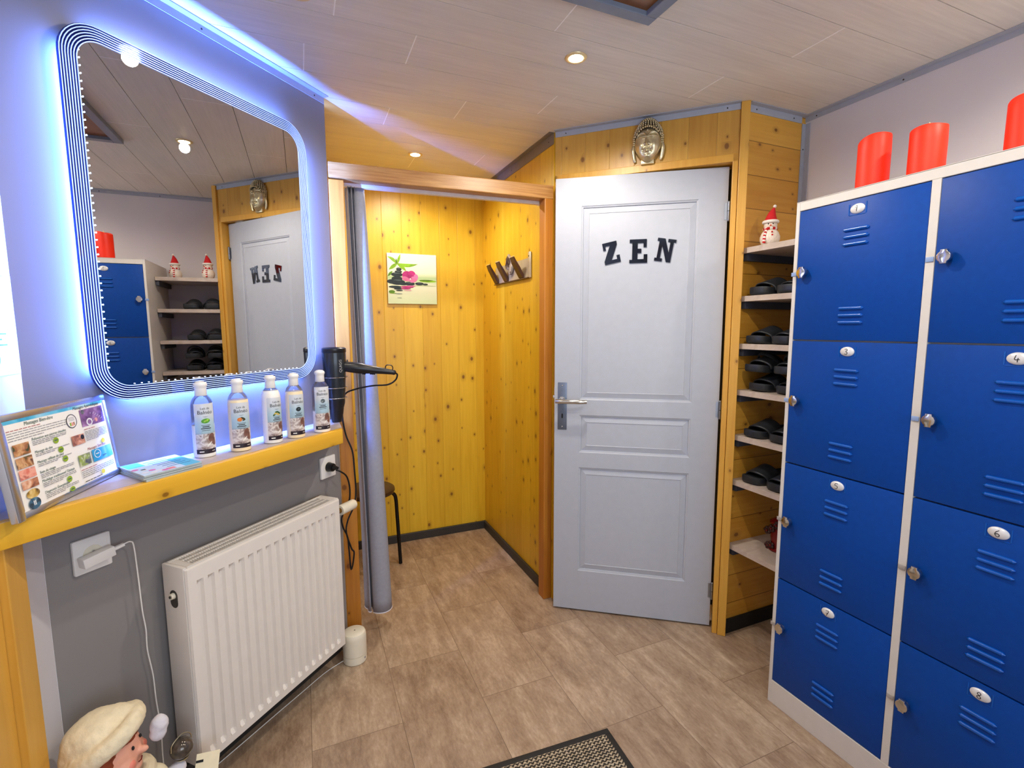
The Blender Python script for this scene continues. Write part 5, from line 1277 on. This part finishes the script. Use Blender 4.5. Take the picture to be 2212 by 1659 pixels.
crown = [(H(-.014, 0, .082), (.070,.072,.048), HM), (H(-.038, -.010, .072), (.054,.060,.050), HM), (H(-.058, -.014, .040), (.042,.052,.050), HM), (H(-.062, -.016, -.005), (.036,.050,.052), HM), (H(-.060, -.018, -.055), (.034,.048,.050), HM), (H(-.056, -.018, -.095), (.030,.044,.040), HM), (H(.020, .020, .096), (.044,.040,.030), HM), (H(-.030, -.060, .020), (.040,.022,.05), HM), (H(-.034, -.066, -.03), (.036,.020,.05), HM)]
blob('fleece_hat', M['fur'], rim + crown, dl, 0.0045, 7, 0.0035)
pq = HC + RT*0.082 + Vector((0.010, -0.012, 0.026))
blob('pompom', M['coat'], [(pq, (.024,.022,.030), None), (pq + Vector((-.004, 0, -.018)), (.022,.020,.022), None)], dl, 0.004, 3, 0.004)
b = MB(); b.lathe([(0.0, 0.075), (0.105, 0.075), (0.108, 0.085), (0.095, 0.15), (0.075, 0.22), (0.058, 0.27), (0.040, 0.292), (0.0, 0.300)], 32); b.build('coat', M['coat'], dl)
b = MB(); b.tube([(0.046*math.cos(2*PI*k/24) + 0.004, 0.046*math.sin(2*PI*k/24), 0.288 + 0.006*math.cos(2*PI*k/24)) for k in range(24)], 0.019, 10, closed=True)
b.tube(spline([(0.05, -0.02, 0.285), (0.068, -0.035, 0.27), (0.074, -0.045, 0.235), (0.082, -0.055, 0.20)], 5), 0.016, 10, flat=0.6); b.build('knit_scarf', M['scarf'], dl)
for pts_, nm in ((((0.040, -0.020, 0.262), (0.070, -0.030, 0.235), (0.088, -0.034, 0.236), (0.106, -0.038, 0.243)), 'arm'), (((-0.030, -0.040, 0.262), (-0.01, -0.085, 0.225), (0.05, -0.10, 0.190), (0.098, -0.078, 0.168)), 'arm')):
    b = MB(); P = spline(pts_, 6); b.tube(P, [0.024 - 0.006*k/(len(P)-1) for k in range(len(P))], 14); b.ball(P[-1], 0.0175, 14); b.build(nm, M['coat'], dl)
for sgn in (-1, 1):
    b = MB(); b.cyl((sgn*0.035, 0, 0.03), (sgn*0.035, 0, 0.085), 0.026, 0.028, 16); b.ball((sgn*0.036, -0.022, 0.020), (0.028, 0.048, 0.0195), 18); b.build('boot', M['scarf'], dl)
LB = lw(DS, DD, 0)
la = thing('tealight_lantern', 'smoky glass ball lantern with wire handle held up by the winter doll', 'lantern', lw(DS + 0.116, DD + 0.040, 0.292), A45)
MB().ball((0, 0, 0), 0.0265, 24).build('glass_ball', M['smoke'], la)
b = MB(); b.tube(spline([(-0.026, 0, 0.006), (-0.022, 0, 0.026), (0.004, 0, 0.036), (0.024, 0, 0.022), (0.027, 0, -0.004)], 5), 0.0013, 6); b.lathe([(0.0, -0.0285), (0.014, -0.0285), (0.016, -0.024), (0.0, -0.023)], 16); b.build('wire_handle', M['silver'], la)
cd = thing('card', 'small blank cream card held at the lower picture edge by the winter doll', 'card', lw(DS + 0.160, DD + 0.066, 0.205), rot=(-0.55, 0.40, A45 - 0.35))
b = MB(); b.box(-0.030, 0.030, -0.0008, 0.0008, -0.034, 0.034, 0.0005); b.build('sheet', M['card'], cd, smooth=False)
b = MB(); b.box(-0.030, -0.012, -0.0022, -0.0009, 0.014, 0.0195); b.box(0.022, 0.0235, 0.001, 0.006, -0.034, 0.034); b.build('clip', M['black'], cd, smooth=False)

# ================================================================== CAMERA, WORLD, VIEW
f_px, pitch_, roll_, yaw_ = 1055.4, 0.11333, -0.00395, 0.40408
B_ = Matrix(((1,0,0),(0,0,-1),(0,1,0)))
Rz_ = Matrix(((math.cos(yaw_), -math.sin(yaw_), 0), (math.sin(yaw_), math.cos(yaw_), 0), (0,0,1)))
Rx_ = Matrix(((1,0,0),(0,math.cos(pitch_),-math.sin(pitch_)),(0,math.sin(pitch_),math.cos(pitch_))))
Rr_ = Matrix(((math.cos(roll_),-math.sin(roll_),0),(math.sin(roll_),math.cos(roll_),0),(0,0,1)))
Rc = Rr_ @ Rx_ @ B_ @ Rz_
cam = bpy.data.cameras.new('camera'); cam.sensor_width = 36; cam.sensor_fit = 'HORIZONTAL'; cam.lens = 36*f_px/2212; cam.clip_start = 0.05
co = bpy.data.objects.new('camera', cam); COL.objects.link(co)
m4 = Matrix((( Rc[0][0], -Rc[1][0], -Rc[2][0], 0), (Rc[0][1], -Rc[1][1], -Rc[2][1], 0), (Rc[0][2], -Rc[1][2], -Rc[2][2], CAMH), (0,0,0,1)))
co.matrix_world = m4
scene.camera = co
w = bpy.data.worlds.new('world'); scene.world = w; w.use_nodes = True
w.node_tree.nodes['Background'].inputs[0].default_value = (0.80, 0.89, 1.0, 1); w.node_tree.nodes['Background'].inputs[1].default_value = 4.6  # bright sky serves as fill through the added rear window
vs = scene.view_settings
scene.display_settings.display_device = 'sRGB'
vs.view_transform = 'Standard'; vs.look = 'None'; vs.exposure = 0.46; vs.gamma = 1.0; vs.use_curve_mapping = False
scene.cycles.use_denoising = True
scene.cycles.max_bounces = 10; scene.cycles.diffuse_bounces = 6; scene.cycles.glossy_bounces = 5; scene.cycles.transmission_bounces = 8
scene.cycles.sample_clamp_indirect = 6.0
scene.cycles.caustics_reflective = False; scene.cycles.caustics_refractive = False
